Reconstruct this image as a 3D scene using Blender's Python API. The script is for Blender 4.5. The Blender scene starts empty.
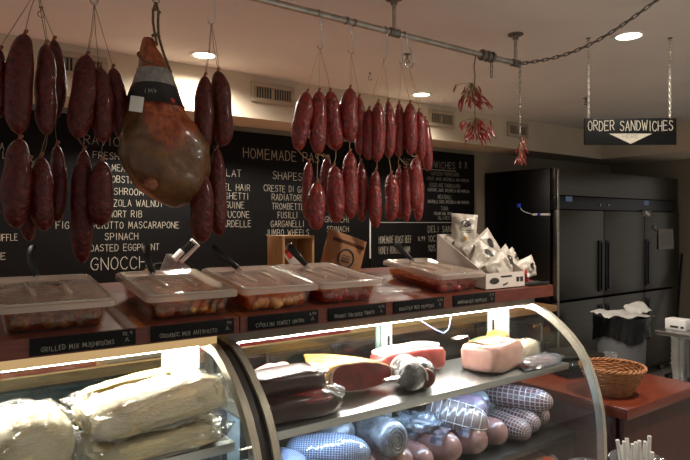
import bpy, bmesh, math, random
from math import sin, cos, pi, radians as R
from mathutils import Vector as V, Matrix, noise as mnoise

scene = bpy.context.scene
col = scene.collection
random.seed(7)

# ------------------------------------------------------------------ camera
EYE = 1.6
FPX, CU, CV = 575.0, 345.0, 224.0
TH = math.atan2(408.0, 575.0)
SN, CS = sin(TH), cos(TH)
cam_d = bpy.data.cameras.new('camera')
cam = bpy.data.objects.new('camera', cam_d)
col.objects.link(cam)
cam.location = (0, 0, EYE)
cam.rotation_euler = (pi / 2, 0, -TH)
cam_d.sensor_width = 36
cam_d.lens = FPX / 690 * 36
cam_d.shift_y = -6 / 690
cam_d.clip_start = 0.02
scene.camera = cam


def P(u, v, Y=None, X=None, Z=None, d=None):
    """point of the place seen in direction (u, v), at a known depth"""
    r, t = (u - CU) / FPX, (CV - v) / FPX
    D = V((SN + CS * r, CS - SN * r, t))
    if Y is not None: k = Y / D.y
    elif X is not None: k = X / D.x
    elif Z is not None: k = (Z - EYE) / D.z
    else: k = d
    return V((0, 0, EYE)) + D * k


def depth(p):
    return SN * p[0] + CS * p[1]


# ------------------------------------------------------------------ materials
def newmat(name):
    m = bpy.data.materials.new(name)
    m.use_nodes = True
    nt = m.node_tree
    nt.nodes.clear()
    out = nt.nodes.new('ShaderNodeOutputMaterial')
    return m, nt, out


def N(nt, t, **kw):
    n = nt.nodes.new(t)
    for k, v in kw.items():
        if k.startswith('i_'):
            n.inputs[k[2:].replace('_', ' ')].default_value = v
        else:
            setattr(n, k, v)
    return n


def c4(c):
    return (c[0], c[1], c[2], 1)


def sr(r, g, b):
    f = lambda x: (x / 255 / 12.92) if x / 255 <= .04045 else ((x / 255 + .055) / 1.055) ** 2.4
    return (f(r), f(g), f(b))


def pbr(name, c1, c2=None, scale=20, detail=4, rough=.5, metal=0, bump=0, bscale=None, stretch=(1, 1, 1),
        spec=.5, lo=.35, hi=.65, coat=0, c3=None, s3=8, lo3=.6, hi3=.75, sss=0, aniso=0):
    m, nt, out = newmat(name)
    b = N(nt, 'ShaderNodeBsdfPrincipled')
    b.inputs['Base Color'].default_value = c4(c1)
    b.inputs['Roughness'].default_value = rough
    b.inputs['Metallic'].default_value = metal
    b.inputs['Specular IOR Level'].default_value = spec
    b.inputs['Coat Weight'].default_value = coat
    b.inputs['Coat Roughness'].default_value = .12
    nt.links.new(b.outputs[0], out.inputs[0])
    if c2 is not None or bump:
        tc = N(nt, 'ShaderNodeTexCoord')
        mp = N(nt, 'ShaderNodeMapping')
        mp.inputs['Scale'].default_value = stretch
        nt.links.new(tc.outputs['Object'], mp.inputs[0])
    if c2 is not None:
        nz = N(nt, 'ShaderNodeTexNoise', i_Scale=scale, i_Detail=detail, i_Roughness=.6)
        nt.links.new(mp.outputs[0], nz.inputs['Vector'])
        rp = N(nt, 'ShaderNodeValToRGB')
        rp.color_ramp.elements[0].position = lo
        rp.color_ramp.elements[1].position = hi
        rp.color_ramp.elements[0].color = c4(c1)
        rp.color_ramp.elements[1].color = c4(c2)
        nt.links.new(nz.outputs[0], rp.inputs[0])
        cur = rp.outputs[0]
        if c3 is not None:
            n3 = N(nt, 'ShaderNodeTexNoise', i_Scale=s3, i_Detail=5, i_Roughness=.65)
            nt.links.new(mp.outputs[0], n3.inputs['Vector'])
            mr = N(nt, 'ShaderNodeMapRange')
            mr.inputs[1].default_value = lo3
            mr.inputs[2].default_value = hi3
            nt.links.new(n3.outputs[0], mr.inputs[0])
            mx = N(nt, 'ShaderNodeMix', data_type='RGBA')
            mx.inputs['B'].default_value = c4(c3)
            nt.links.new(mr.outputs[0], mx.inputs['Factor'])
            nt.links.new(cur, mx.inputs['A'])
            cur = mx.outputs['Result']
        nt.links.new(cur, b.inputs['Base Color'])
    if bump:
        nb = N(nt, 'ShaderNodeTexNoise', i_Scale=bscale or scale, i_Detail=4)
        nt.links.new(mp.outputs[0], nb.inputs['Vector'])
        bp = N(nt, 'ShaderNodeBump', i_Strength=bump, i_Distance=.01)
        nt.links.new(nb.outputs[0], bp.inputs['Height'])
        nt.links.new(bp.outputs[0], b.inputs['Normal'])
    return m


def emat(name, c, s):
    m, nt, out = newmat(name)
    e = N(nt, 'ShaderNodeEmission')
    e.inputs[0].default_value = c4(c)
    e.inputs[1].default_value = s
    nt.links.new(e.outputs[0], out.inputs[0])
    return m


def clear(name, tint=(1, 1, 1), f0=.04, fmax=.9, rough=.0, frost=0, frostc=(.8, .8, .8), bump=0, bscale=30, gl=(1, 1, 1)):
    """thin transparent sheet: see-through with a sharp reflection that grows at grazing angles"""
    m, nt, out = newmat(name)
    tr = N(nt, 'ShaderNodeBsdfTransparent')
    tr.inputs[0].default_value = c4(tint)
    g = N(nt, 'ShaderNodeBsdfGlossy')
    g.inputs['Color'].default_value = c4(gl)
    g.inputs['Roughness'].default_value = rough
    lw = N(nt, 'ShaderNodeLayerWeight')
    lw.inputs[0].default_value = .5
    pw = N(nt, 'ShaderNodeMath', operation='POWER')
    pw.inputs[1].default_value = 5
    nt.links.new(lw.outputs['Facing'], pw.inputs[0])
    mr = N(nt, 'ShaderNodeMapRange')
    mr.inputs[3].default_value = f0
    mr.inputs[4].default_value = fmax
    nt.links.new(pw.outputs[0], mr.inputs[0])
    base = tr.outputs[0]
    if frost:
        df = N(nt, 'ShaderNodeBsdfDiffuse')
        df.inputs[0].default_value = c4(frostc)
        tl = N(nt, 'ShaderNodeBsdfTranslucent')
        tl.inputs[0].default_value = c4(frostc)
        m1 = N(nt, 'ShaderNodeMixShader')
        m1.inputs[0].default_value = .35
        nt.links.new(df.outputs[0], m1.inputs[1])
        nt.links.new(tl.outputs[0], m1.inputs[2])
        m2 = N(nt, 'ShaderNodeMixShader')
        m2.inputs[0].default_value = frost
        nt.links.new(base, m2.inputs[1])
        nt.links.new(m1.outputs[0], m2.inputs[2])
        base = m2.outputs[0]
    mx = N(nt, 'ShaderNodeMixShader')
    nt.links.new(mr.outputs[0], mx.inputs[0])
    nt.links.new(base, mx.inputs[1])
    nt.links.new(g.outputs[0], mx.inputs[2])
    nt.links.new(mx.outputs[0], out.inputs[0])
    if bump:
        tc = N(nt, 'ShaderNodeTexCoord')
        nb = N(nt, 'ShaderNodeTexNoise', i_Scale=bscale, i_Detail=3)
        nt.links.new(tc.outputs['Object'], nb.inputs['Vector'])
        bp = N(nt, 'ShaderNodeBump', i_Strength=bump, i_Distance=.01)
        nt.links.new(nb.outputs[0], bp.inputs['Height'])
        nt.links.new(bp.outputs[0], g.inputs['Normal'])
        nt.links.new(bp.outputs[0], lw.inputs['Normal'])
    return m


def netmat(name, c1, c2, net, nu, nv, mortar=.12, rough=.35, ang=0):
    """meat under a string net: a grid laid over the sausage's own UV"""
    m, nt, out = newmat(name)
    b = N(nt, 'ShaderNodeBsdfPrincipled')
    b.inputs['Roughness'].default_value = rough
    tc = N(nt, 'ShaderNodeTexCoord')
    mp = N(nt, 'ShaderNodeMapping')
    mp.inputs['Scale'].default_value = (nu, nv, 1)
    mp.inputs['Rotation'].default_value = (0, 0, ang)
    nt.links.new(tc.outputs['UV'], mp.inputs[0])
    br = N(nt, 'ShaderNodeTexBrick', offset=0.0, squash=1.0)
    br.inputs['Scale'].default_value = 1
    br.inputs['Mortar Size'].default_value = mortar
    br.inputs['Mortar Smooth'].default_value = .3
    br.inputs['Brick Width'].default_value = 1
    br.inputs['Row Height'].default_value = 1
    nt.links.new(mp.outputs[0], br.inputs['Vector'])
    nz = N(nt, 'ShaderNodeTexNoise', i_Scale=35, i_Detail=3)
    nt.links.new(tc.outputs['Object'], nz.inputs['Vector'])
    mx = N(nt, 'ShaderNodeMix', data_type='RGBA')
    mx.inputs['A'].default_value = c4(c1)
    mx.inputs['B'].default_value = c4(c2)
    nt.links.new(nz.outputs[0], mx.inputs['Factor'])
    m2 = N(nt, 'ShaderNodeMix', data_type='RGBA')
    m2.inputs['B'].default_value = c4(net)
    nt.links.new(mx.outputs['Result'], m2.inputs['A'])
    nt.links.new(br.outputs['Fac'], m2.inputs['Factor'])
    nt.links.new(m2.outputs['Result'], b.inputs['Base Color'])
    bp = N(nt, 'ShaderNodeBump', i_Strength=.6, i_Distance=.004)
    nt.links.new(br.outputs['Fac'], bp.inputs['Height'])
    nt.links.new(bp.outputs[0], b.inputs['Normal'])
    nt.links.new(b.outputs[0], out.inputs[0])
    return m


M = {}
M['ceiling'] = pbr('ceiling paint', sr(220, 216, 210), sr(226, 222, 216), 2, rough=.9)
M['wall'] = pbr('wall paint', sr(140, 130, 112), sr(150, 140, 122), 2, rough=.85)
M['soffit'] = pbr('soffit paint', sr(200, 186, 164), sr(208, 194, 172), 2, rough=.85)
M['vent'] = pbr('vent enamel', sr(168, 154, 132), rough=.6)
M['floor'] = pbr('floor tile', sr(172, 167, 160), sr(184, 178, 171), 6, rough=.5)
M['board'] = pbr('chalkboard', sr(11, 11, 12), sr(15, 15, 16), 4, rough=.7, spec=.15)
M['chalk'] = pbr('chalk', sr(178, 171, 156), rough=.9)
M['chalkdim'] = pbr('chalk faint', sr(150, 146, 138), rough=.9)
M['red_wood'] = pbr('stained wood', sr(78, 32, 21), sr(104, 47, 30), 14, rough=.38, stretch=(.6, 8, 8), bump=.05)
M['counter_wood'] = pbr('counter wood', sr(88, 34, 18), sr(110, 46, 25), 12, rough=.3, stretch=(.7, 7, 7))
M['counter_side'] = pbr('shaded counter side', sr(52, 23, 15), sr(66, 30, 19), 12, rough=.5, stretch=(7, 7, .7))  # darkened wood: shadow on the panels is put into the colour
M['pale_wood'] = pbr('pale wood', sr(176, 128, 78), sr(200, 152, 98), 20, rough=.55, stretch=(6, 6, .8))
M['back_wood'] = pbr('back counter wood', sr(168, 122, 80), sr(192, 146, 100), 12, rough=.45, stretch=(.7, 7, 7))
M['cabinet'] = pbr('dark cabinet', sr(34, 34, 36), rough=.4)
M['steel'] = pbr('brushed steel', (.62, .62, .62), (.5, .5, .5), 30, rough=.3, metal=1, stretch=(.3, 20, 20))
M['shelf_steel'] = pbr('shelf steel', (.66, .66, .64), (.55, .55, .54), 20, rough=.38, metal=1, stretch=(.3, 20, 20))
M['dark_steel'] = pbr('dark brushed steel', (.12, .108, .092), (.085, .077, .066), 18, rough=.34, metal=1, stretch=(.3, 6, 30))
M['side_steel'] = pbr('dark side steel', (.03, .03, .032), (.02, .02, .022), 8, rough=.33, metal=1, stretch=(6, .4, 30))
M['galv'] = pbr('galvanised pipe', (.52, .5, .45), (.36, .34, .3), 25, rough=.38, metal=1)
M['beads'] = pbr('bright chain', sr(200, 196, 186), rough=.25, metal=.6)
M['cable'] = pbr('blue-lit cable', sr(150, 170, 220), rough=.4)  # blue tint of the case light is put into the cable colour
M['iron'] = pbr('dark iron', (.16, .15, .14), (.26, .24, .22), 40, rough=.45, metal=1)
M['chrome'] = pbr('polished steel', (.5, .49, .46), rough=.18, metal=1)
M['frame'] = pbr('case frame metal', sr(196, 190, 172), sr(176, 170, 154), 30, rough=.35, metal=.55, stretch=(10, 1, 1))
M['frame_dark'] = pbr('dark gasket', sr(40, 36, 32), rough=.5)
M['hood_cream'] = emat('glowing cream hood', sr(214, 176, 122), .8)  # the cream hood surface itself emits, besides its tube
M['hood_grey'] = pbr('grey hood', sr(128, 116, 104), rough=.4)
M['white_metal'] = pbr('white enamel', sr(228, 230, 226), rough=.4)
M['base_black'] = pbr('case base', sr(42, 40, 40), rough=.4)
M['black_plastic'] = pbr('black plastic', sr(12, 12, 13), rough=.35)
M['tag'] = pbr('label slate', sr(11, 11, 11), rough=.6, spec=.15)
M['glass'] = clear('case glass', (.93, .96, .94), f0=.045)
M['pane'] = clear('door pane', (.82, .9, .88), f0=.05)
M['lid'] = clear('polycarbonate lid', (.9, .87, .83), f0=.09, rough=.06, frost=.5, frostc=sr(226, 208, 192), bump=.12, bscale=60)
M['lid_edge'] = clear('lid edge', (.9, .87, .83), f0=.3, rough=.12, frost=.35, frostc=sr(232, 220, 208))
M['pan'] = clear('polycarbonate pan', (.95, .93, .9), f0=.05, rough=.03, frost=.025, frostc=sr(190, 176, 160))
M['wrap'] = clear('plastic film', (.97, .97, .97), f0=.1, rough=.1, frost=.12, frostc=(.9, .9, .88), bump=.9, bscale=26)
M['film'] = clear('tight film', (.97, .97, .97), f0=.09, rough=.08, bump=.7, bscale=22)
M['bluewrap'] = clear('bluish film', (.86, .9, .97), f0=.14, rough=.1, frost=.22, frostc=(.7, .76, .86), bump=1, bscale=30)
M['cup'] = clear('clear cup', (.93, .93, .93), f0=.08, rough=.05, frost=.1)
M['tub'] = clear('frosted tub', (.93, .93, .93), f0=.08, rough=.1, frost=.4, frostc=(.85, .84, .8))
M['oil'] = clear('oil', (.82, .46, .14), f0=.02, fmax=.5, rough=.02)
M['salami'] = pbr('cured sausage', sr(84, 9, 6), sr(148, 26, 16), 60, 6, rough=.34, bump=.9, bscale=70, coat=.4,
                  c3=sr(186, 88, 74), s3=34, lo3=.62, hi3=.9)
M['salami_dark_shaded'] = pbr('dark shaded cured sausage', sr(58, 8, 5), sr(92, 19, 12), 60, 6, rough=.42, bump=.9, bscale=70, coat=.12, spec=.35,  # darker copy: dimmer light on the left bunches is put into the colour
                       c3=sr(88, 38, 29), s3=22, lo3=.6, hi3=.85)
M['tie'] = pbr('casing end', sr(150, 92, 60), sr(110, 56, 40), 60, rough=.7)
M['twine'] = pbr('twine', sr(196, 160, 116), rough=.9)
M['twine_dark'] = pbr('dark twine', sr(112, 98, 82), rough=.9)
M['rope'] = pbr('rope', sr(112, 94, 70), sr(80, 66, 48), 120, rough=.9)
M['ham'] = pbr('ham skin', sr(84, 54, 25), sr(116, 78, 38), 22, 6, rough=.42, bump=.5, bscale=30, coat=.2,
               c3=sr(62, 46, 24), s3=9, lo3=.5, hi3=.7)
M['hamred'] = pbr('ham lean', sr(150, 62, 32), sr(176, 84, 44), 18, 5, rough=.4, bump=.2, bscale=30, coat=.2)
_m = M['ham']; _nt = _m.node_tree
_b = next(n for n in _nt.nodes if n.type == 'BSDF_PRINCIPLED')
_src = _b.inputs['Base Color'].links[0].from_socket
_at = N(_nt, 'ShaderNodeAttribute', attribute_name='lean')
_nz = N(_nt, 'ShaderNodeTexNoise', i_Scale=16, i_Detail=5)
_rp = N(_nt, 'ShaderNodeValToRGB')
_rp.color_ramp.elements[0].position = .35; _rp.color_ramp.elements[1].position = .68
_rp.color_ramp.elements[0].color = c4(sr(116, 44, 22)); _rp.color_ramp.elements[1].color = c4(sr(172, 92, 48))
_nt.links.new(_nz.outputs[0], _rp.inputs[0])
_mx = N(_nt, 'ShaderNodeMix', data_type='RGBA')
_nt.links.new(_at.outputs['Fac'], _mx.inputs['Factor']); _nt.links.new(_src, _mx.inputs['A']); _nt.links.new(_rp.outputs[0], _mx.inputs['B'])
_nt.links.new(_mx.outputs['Result'], _b.inputs['Base Color'])
M['silver'] = pbr('silver paper', sr(160, 158, 154), sr(132, 130, 128), 40, rough=.35, metal=.4)
M['blackband'] = pbr('black paper band', sr(22, 20, 22), rough=.35)
M['chili'] = pbr('dried chili', sr(104, 10, 7), sr(150, 24, 14), 40, rough=.28, coat=.3)
M['stem'] = pbr('chili stem', sr(128, 106, 64), sr(96, 78, 46), 60, rough=.8)
M['paper'] = pbr('white paper', sr(232, 230, 226), sr(220, 217, 212), 8, rough=.8)
M['card'] = pbr('white card', sr(206, 194, 184), rough=.7)
M['kraft'] = pbr('kraft paper', sr(150, 104, 66), sr(168, 120, 80), 20, rough=.8, bump=.2)
M['kraft_print'] = pbr('brown print', sr(84, 46, 26), rough=.8)
M['navy'] = pbr('navy print', sr(44, 50, 66), rough=.7)
M['bag'] = pbr('chip bag foil', sr(192, 182, 168), sr(168, 158, 146), 14, rough=.34, bump=.7, bscale=26)
M['bag_print'] = pbr('bag print', sr(44, 34, 30), rough=.6)
M['gold'] = pbr('gold seal', sr(176, 128, 50), rough=.4)
M['grey_print'] = pbr('grey print', sr(120, 112, 104), rough=.6)
M['red'] = pbr('red plastic', sr(150, 18, 18), rough=.25, coat=.4)
M['red_board'] = pbr('red cutting board', sr(206, 58, 62), rough=.5)
M['bin'] = pbr('bin plastic', sr(104, 106, 108), rough=.5)
M['binbag'] = pbr('bin liner', sr(8, 8, 9), rough=.3, bump=.8, bscale=14)
M['wicker'] = pbr('wicker', sr(126, 78, 42), sr(164, 108, 62), 50, rough=.55)
M['blue'] = pbr('blue plastic', sr(30, 60, 190), rough=.4)
M['pasta'] = pbr('fresh pasta', sr(226, 206, 160), sr(238, 222, 184), 40, rough=.55, stretch=(1, 12, 6), bump=.6, bscale=36, lo=.3, hi=.7)
M['pasta_yellow'] = pbr('egg pasta', sr(226, 186, 92), sr(236, 204, 124), 40, rough=.55, stretch=(1, 12, 6), bump=.5, bscale=36)
M['straw'] = pbr('straw paper', sr(226, 224, 218), rough=.7)
M['prosciutto_rind'] = pbr('ham fat', sr(188, 120, 46), sr(220, 176, 104), 16, 5, rough=.45, bump=.3, bscale=24)
M['prosciutto_face'] = pbr('ham cut face', sr(92, 20, 22), sr(128, 40, 38), 18, 5, rough=.35, c3=sr(190, 120, 108), s3=15, lo3=.6, hi3=.72, coat=.3)
M['hamface'] = pbr('pink red ham', sr(150, 52, 50), sr(184, 88, 80), 16, 5, rough=.3, coat=.5)
M['fat'] = pbr('white fat', sr(236, 214, 196), sr(222, 190, 168), 20, rough=.45)
M['speck'] = pbr('smoked ham rind', sr(34, 13, 11), sr(56, 22, 18), 24, rough=.3, coat=.4, bump=.12, bscale=22)
M['speck_cut'] = pbr('smoked ham cut', sr(118, 26, 24), sr(90, 22, 20), 20, rough=.3, coat=.5)
M['pinkham'] = pbr('cooked ham', sr(196, 146, 134), sr(208, 162, 148), 22, rough=.3, coat=.4)
M['mortadella'] = pbr('mortadella', sr(138, 98, 94), sr(158, 116, 108), 24, rough=.25, coat=.5)
M['bologna'] = pbr('bologna in casing', sr(122, 108, 106), sr(146, 126, 120), 18, rough=.22, coat=.7)
M['purple'] = pbr('purple casing', sr(140, 116, 134), sr(156, 130, 146), 20, rough=.3, coat=.4)
M['labelprint'] = pbr('printed label', sr(52, 42, 56), sr(120, 104, 112), 40, 2, rough=.4, lo=.45, hi=.55)
M['greenlabel'] = pbr('green printed film', sr(52, 78, 46), sr(196, 170, 92), 22, 3, rough=.3, lo=.42, hi=.58)
M['rollwrap'] = pbr('wrapped roll', sr(150, 150, 154), sr(92, 88, 94), 14, rough=.22, stretch=(1, 1, 1), bump=1.0, bscale=22, coat=.7)
M['foil'] = pbr('silver netted film', sr(150, 150, 152), sr(84, 80, 80), 26, 5, rough=.25, metal=.6, bump=.9, bscale=40)
M['cheese'] = pbr('white cheese', sr(226, 212, 186), sr(212, 196, 168), 14, rough=.5, bump=.3)
M['orange_rind'] = pbr('orange rind', sr(196, 124, 50), sr(214, 158, 86), 22, rough=.4, bump=.3)
M['raw'] = pbr('orange red meat', sr(176, 84, 50), sr(150, 54, 38), 16, rough=.3, coat=.5)
M['net1'] = netmat('netted salami', sr(84, 46, 44), sr(122, 78, 74), sr(190, 180, 178), 17, 20, .11)
M['net2'] = netmat('blue-lit netted salami', sr(52, 58, 88), sr(92, 90, 116), sr(178, 188, 212), 54, 48, .16, rough=.2)  # blue of the shelf light is put into meat and net colours
M['net3'] = netmat('netted end', sr(120, 74, 66), sr(150, 104, 94), sr(200, 190, 186), 8, 8, .14)
M['string_white'] = pbr('white string', sr(224, 216, 212), rough=.8)
M['mushroom'] = pbr('marinated mushroom', sr(60, 34, 14), sr(150, 94, 40), 30, rough=.3, coat=.5)
M['antipasto'] = pbr('mixed antipasto', sr(150, 60, 26), sr(96, 84, 40), 26, 2, rough=.3, coat=.5, c3=sr(214, 160, 40), s3=20, lo3=.55, hi3=.62)
M['onion'] = pbr('cipollini onion', sr(188, 112, 52), sr(222, 166, 100), 24, rough=.3, coat=.5)
M['tomato'] = pbr('dried tomato', sr(128, 22, 16), sr(164, 46, 26), 30, rough=.3, coat=.5)
M['pepper'] = pbr('roasted pepper', sr(150, 22, 18), sr(116, 20, 16), 20, rough=.25, coat=.5)
M['lamp'] = emat('downlight lens', (1, .84, .62), 9)
M['tube'] = emat('cool tube', (1, .97, .92), 120)
M['tube_warm'] = emat('neutral tube', (1, .95, .84), 240)
M['tube_blue'] = emat('blue white tube', (.5, .72, 1), 46)
M['screen'] = emat('small display', (.25, .32, .45), .22)
M['lit'] = pbr('screen glass', sr(26, 28, 32), rough=.15)
M['redprint'] = pbr('red print', sr(190, 40, 32), rough=.6)
M['note'] = pbr('note paper', sr(150, 146, 138), sr(136, 132, 124), 60, rough=.8)


# ------------------------------------------------------------------ mesh builder
class MB:
    def __init__(s):
        s.v, s.f, s.uv, s.m = [], [], [], []

    def add(s, vs, fs, uvs=None, mi=0):
        o = len(s.v)
        s.v += [V(p) for p in vs]
        for k, f in enumerate(fs):
            s.f.append([i + o for i in f])
            s.uv.append(uvs[k] if uvs else [(0, 0)] * len(f))
            s.m.append(mi)
        return s

    def grid(s, rings, closed=True, caps=True, mi=0):
        n, k = len(rings), len(rings[0])
        vs = [p for r in rings for p in r]
        fs, uvs = [], []
        for i in range(n - 1):
            for j in range(k if closed else k - 1):
                j2 = (j + 1) % k
                fs.append([i * k + j, i * k + j2, (i + 1) * k + j2, (i + 1) * k + j])
                u0, u1, w0, w1 = j / k, (j + 1) / k, i / (n - 1), (i + 1) / (n - 1)
                uvs.append([(u0, w0), (u1, w0), (u1, w1), (u0, w1)])
        if caps and closed:
            fs.append(list(range(k))[::-1]); uvs.append([(.5 + .5 * cos(2 * pi * j / k), .5 + .5 * sin(2 * pi * j / k)) for j in range(k)][::-1])
            fs.append([(n - 1) * k + j for j in range(k)]); uvs.append([(.5 + .5 * cos(2 * pi * j / k), .5 + .5 * sin(2 * pi * j / k)) for j in range(k)])
        return s.add(vs, fs, uvs, mi)

    def box(s, c, sz, Mx=None, b=.003, mi=0, seg=2):
        bm = bmesh.new()
        bmesh.ops.create_cube(bm, size=1)
        bmesh.ops.scale(bm, vec=sz, verts=bm.verts)
        if b > 0:
            b = min(b, min(sz) * .45)
            bmesh.ops.bevel(bm, geom=list(bm.edges), offset=b, segments=seg, profile=.5, affect='EDGES')
        T = Matrix.Translation(V(c)) @ (Mx.to_4x4() if Mx else Matrix.Identity(4))
        bm.verts.index_update()
        s.add([T @ v.co for v in bm.verts], [[v.index for v in f.verts] for f in bm.faces], None, mi)
        bm.free()
        return s

    def prism(s, poly, axis, a, b, mi=0):
        """poly of 2-D points extruded along an axis from a to b"""
        def pt(p, t):
            return V((t, p[0], p[1])) if axis == 'x' else (V((p[0], t, p[1])) if axis == 'y' else V((p[0], p[1], t)))
        n = len(poly)
        vs = [pt(p, a) for p in poly] + [pt(p, b) for p in poly]
        fs = [list(range(n))[::-1], list(range(n, 2 * n))] + [[i, (i + 1) % n, n + (i + 1) % n, n + i] for i in range(n)]
        return s.add(vs, fs, None, mi)

    def tube(s, pts, r, n=8, caps=True, closed=False, mi=0):
        pts = [V(p) for p in pts]
        rs = r if isinstance(r, (list, tuple)) else [r] * len(pts)
        L = len(pts)
        tans = []
        for i in range(L):
            if closed: t = pts[(i + 1) % L] - pts[i - 1]
            else: t = pts[min(i + 1, L - 1)] - pts[max(i - 1, 0)]
            tans.append(t.normalized() if t.length > 1e-9 else V((0, 0, 1)))
        up = V((0, 0, 1)) if abs(tans[0].z) < .9 else V((1, 0, 0))
        nrm = (up - tans[0] * up.dot(tans[0])).normalized()
        rings = []
        for i in range(L):
            nrm = (nrm - tans[i] * nrm.dot(tans[i])).normalized()
            bn = tans[i].cross(nrm)
            rings.append([pts[i] + (nrm * cos(2 * pi * j / n) + bn * sin(2 * pi * j / n)) * rs[i] for j in range(n)])
        if closed:
            rings.append(rings[0])
            return s.grid(rings, True, False, mi)
        return s.grid(rings, True, caps, mi)

    def lathe(s, prof, c=(0, 0, 0), n=24, Mx=None, mi=0, caps=True):
        T = Matrix.Translation(V(c)) @ (Mx.to_4x4() if Mx else Matrix.Identity(4))
        rings = [[T @ V((r * cos(2 * pi * j / n), r * sin(2 * pi * j / n), z)) for j in range(n)] for r, z in prof]
        return s.grid(rings, True, caps, mi)

    def roll(s, a, b, r, p=3.0, sq=1.0, lump=.04, seed=0, nu=24, nv=22, bend=0, ribs=0, ribamp=.04, wr=0, taper=0, fr=9, mi=0):
        """sausage-like body from a to b, rounded ends"""
        a, b = V(a), V(b)
        ax = (b - a); L = ax.length; ax.normalize()
        up = V((0, 0, 1)) if abs(ax.z) < .9 else V((0, -1, 0))
        n1 = (up - ax * up.dot(ax)).normalized()
        n2 = ax.cross(n1)
        rings = []
        off = V((seed * 3.1, seed * 1.7, seed * .9))
        for i in range(nv):
            t = .5 - .5 * cos(pi * i / (nv - 1))
            t = min(max(t, .0015), .9985)
            k = (1 - abs(2 * t - 1) ** p) ** (1 / 2.1)
            k *= 1 + taper * (t - .5)
            if ribs: k *= 1 - ribamp * abs(cos(pi * ribs * t)) ** 6
            cpt = a + ax * (L * t) + n2 * (bend * sin(pi * t))
            ring = []
            for j in range(nu):
                f = 2 * pi * j / nu
                q = n1 * cos(f) * sq + n2 * sin(f)
                pos = cpt + q * r * k
                nz = mnoise.noise((pos + off) * fr / (r * 20) * 1.0 + off)
                w = 1 + lump * nz * 1.6 + wr * sin(f * 7 + seed + 2 * sin(t * 5 + seed)) * sin(pi * t)
                ring.append(cpt + q * r * k * w)
            rings.append(ring)
        return s.grid(rings, True, True, mi)

    def blob(s, c, sz, Mx=None, e1=.6, e2=.6, lump=.05, fr=6, seed=0, nu=28, nv=16, mi=0):
        """superellipsoid with uneven skin; sz are half sizes"""
        def pw(x, e): return math.copysign(abs(x) ** e, x)
        T = Matrix.Translation(V(c)) @ (Mx.to_4x4() if Mx else Matrix.Identity(4))
        off = V((seed * 2.3, seed * 1.1, seed * .7))
        rings = []
        for i in range(nv):
            f = -pi / 2 + pi * i / (nv - 1)
            f = max(-pi / 2 + .02, min(pi / 2 - .02, f))
            ring = []
            for j in range(nu):
                g = 2 * pi * j / nu
                q = V((pw(cos(f), e1) * pw(cos(g), e2), pw(cos(f), e1) * pw(sin(g), e2), pw(sin(f), e1)))
                w = 1 + lump * 1.7 * mnoise.noise(q * fr * .35 + off) + lump * .8 * mnoise.noise(q * fr + off)
                ring.append(T @ V((q.x * sz[0] * w, q.y * sz[1] * w, q.z * sz[2] * (1 + (w - 1) * .8))))
            rings.append(ring)
        return s.grid(rings, True, True, mi)

    def build(s, name, mats, parent=None, smooth=True, ang=40):
        if not isinstance(mats, (list, tuple)): mats = [mats]
        me = bpy.data.meshes.new(name)
        if parent is not None:
            off = V(parent['_o'])
        else:
            xs = [p.x for p in s.v]; ys = [p.y for p in s.v]; zs = [p.z for p in s.v]
            off = V(((min(xs) + max(xs)) / 2, (min(ys) + max(ys)) / 2, min(zs)))
        me.from_pydata([p - off for p in s.v], [], s.f)
        uvl = me.uv_layers.new(name='UVMap')
        k = 0
        for pl, uv in zip(me.polygons, s.uv):
            for q in range(len(pl.vertices)):
                uvl.data[pl.loop_start + q].uv = uv[q]
        for m in mats: me.materials.append(m)
        for pl, mi in zip(me.polygons, s.m):
            pl.material_index = mi
        if smooth:
            me.shade_smooth()
            me.set_sharp_from_angle(angle=R(ang))
        me.update()
        o = bpy.data.objects.new(name, me)
        col.objects.link(o)
        if parent is not None:
            o.parent = parent
            o.location = V(s_loc(parent, off))
            o['_o'] = tuple(off)
        else:
            o.location = off
            o['_o'] = tuple(off)
        return o


def s_loc(parent, off):
    return (0, 0, 0)


def tag(o, label, cat, group=None, kind=None):
    o['label'] = label
    o['category'] = cat
    if group: o['group'] = group
    if kind: o['kind'] = kind
    return o


def thing(name, label, cat, loc, group=None):
    o = bpy.data.objects.new(name, None)
    o.empty_display_size = .03
    col.objects.link(o)
    o.location = loc
    o['_o'] = tuple(loc)
    return tag(o, label, cat, group)


def struct(o):
    o['kind'] = 'structure'
    return o


def RZ(a): return Matrix.Rotation(a, 3, 'Z')
def RX(a): return Matrix.Rotation(a, 3, 'X')
def RY(a): return Matrix.Rotation(a, 3, 'Y')


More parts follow.
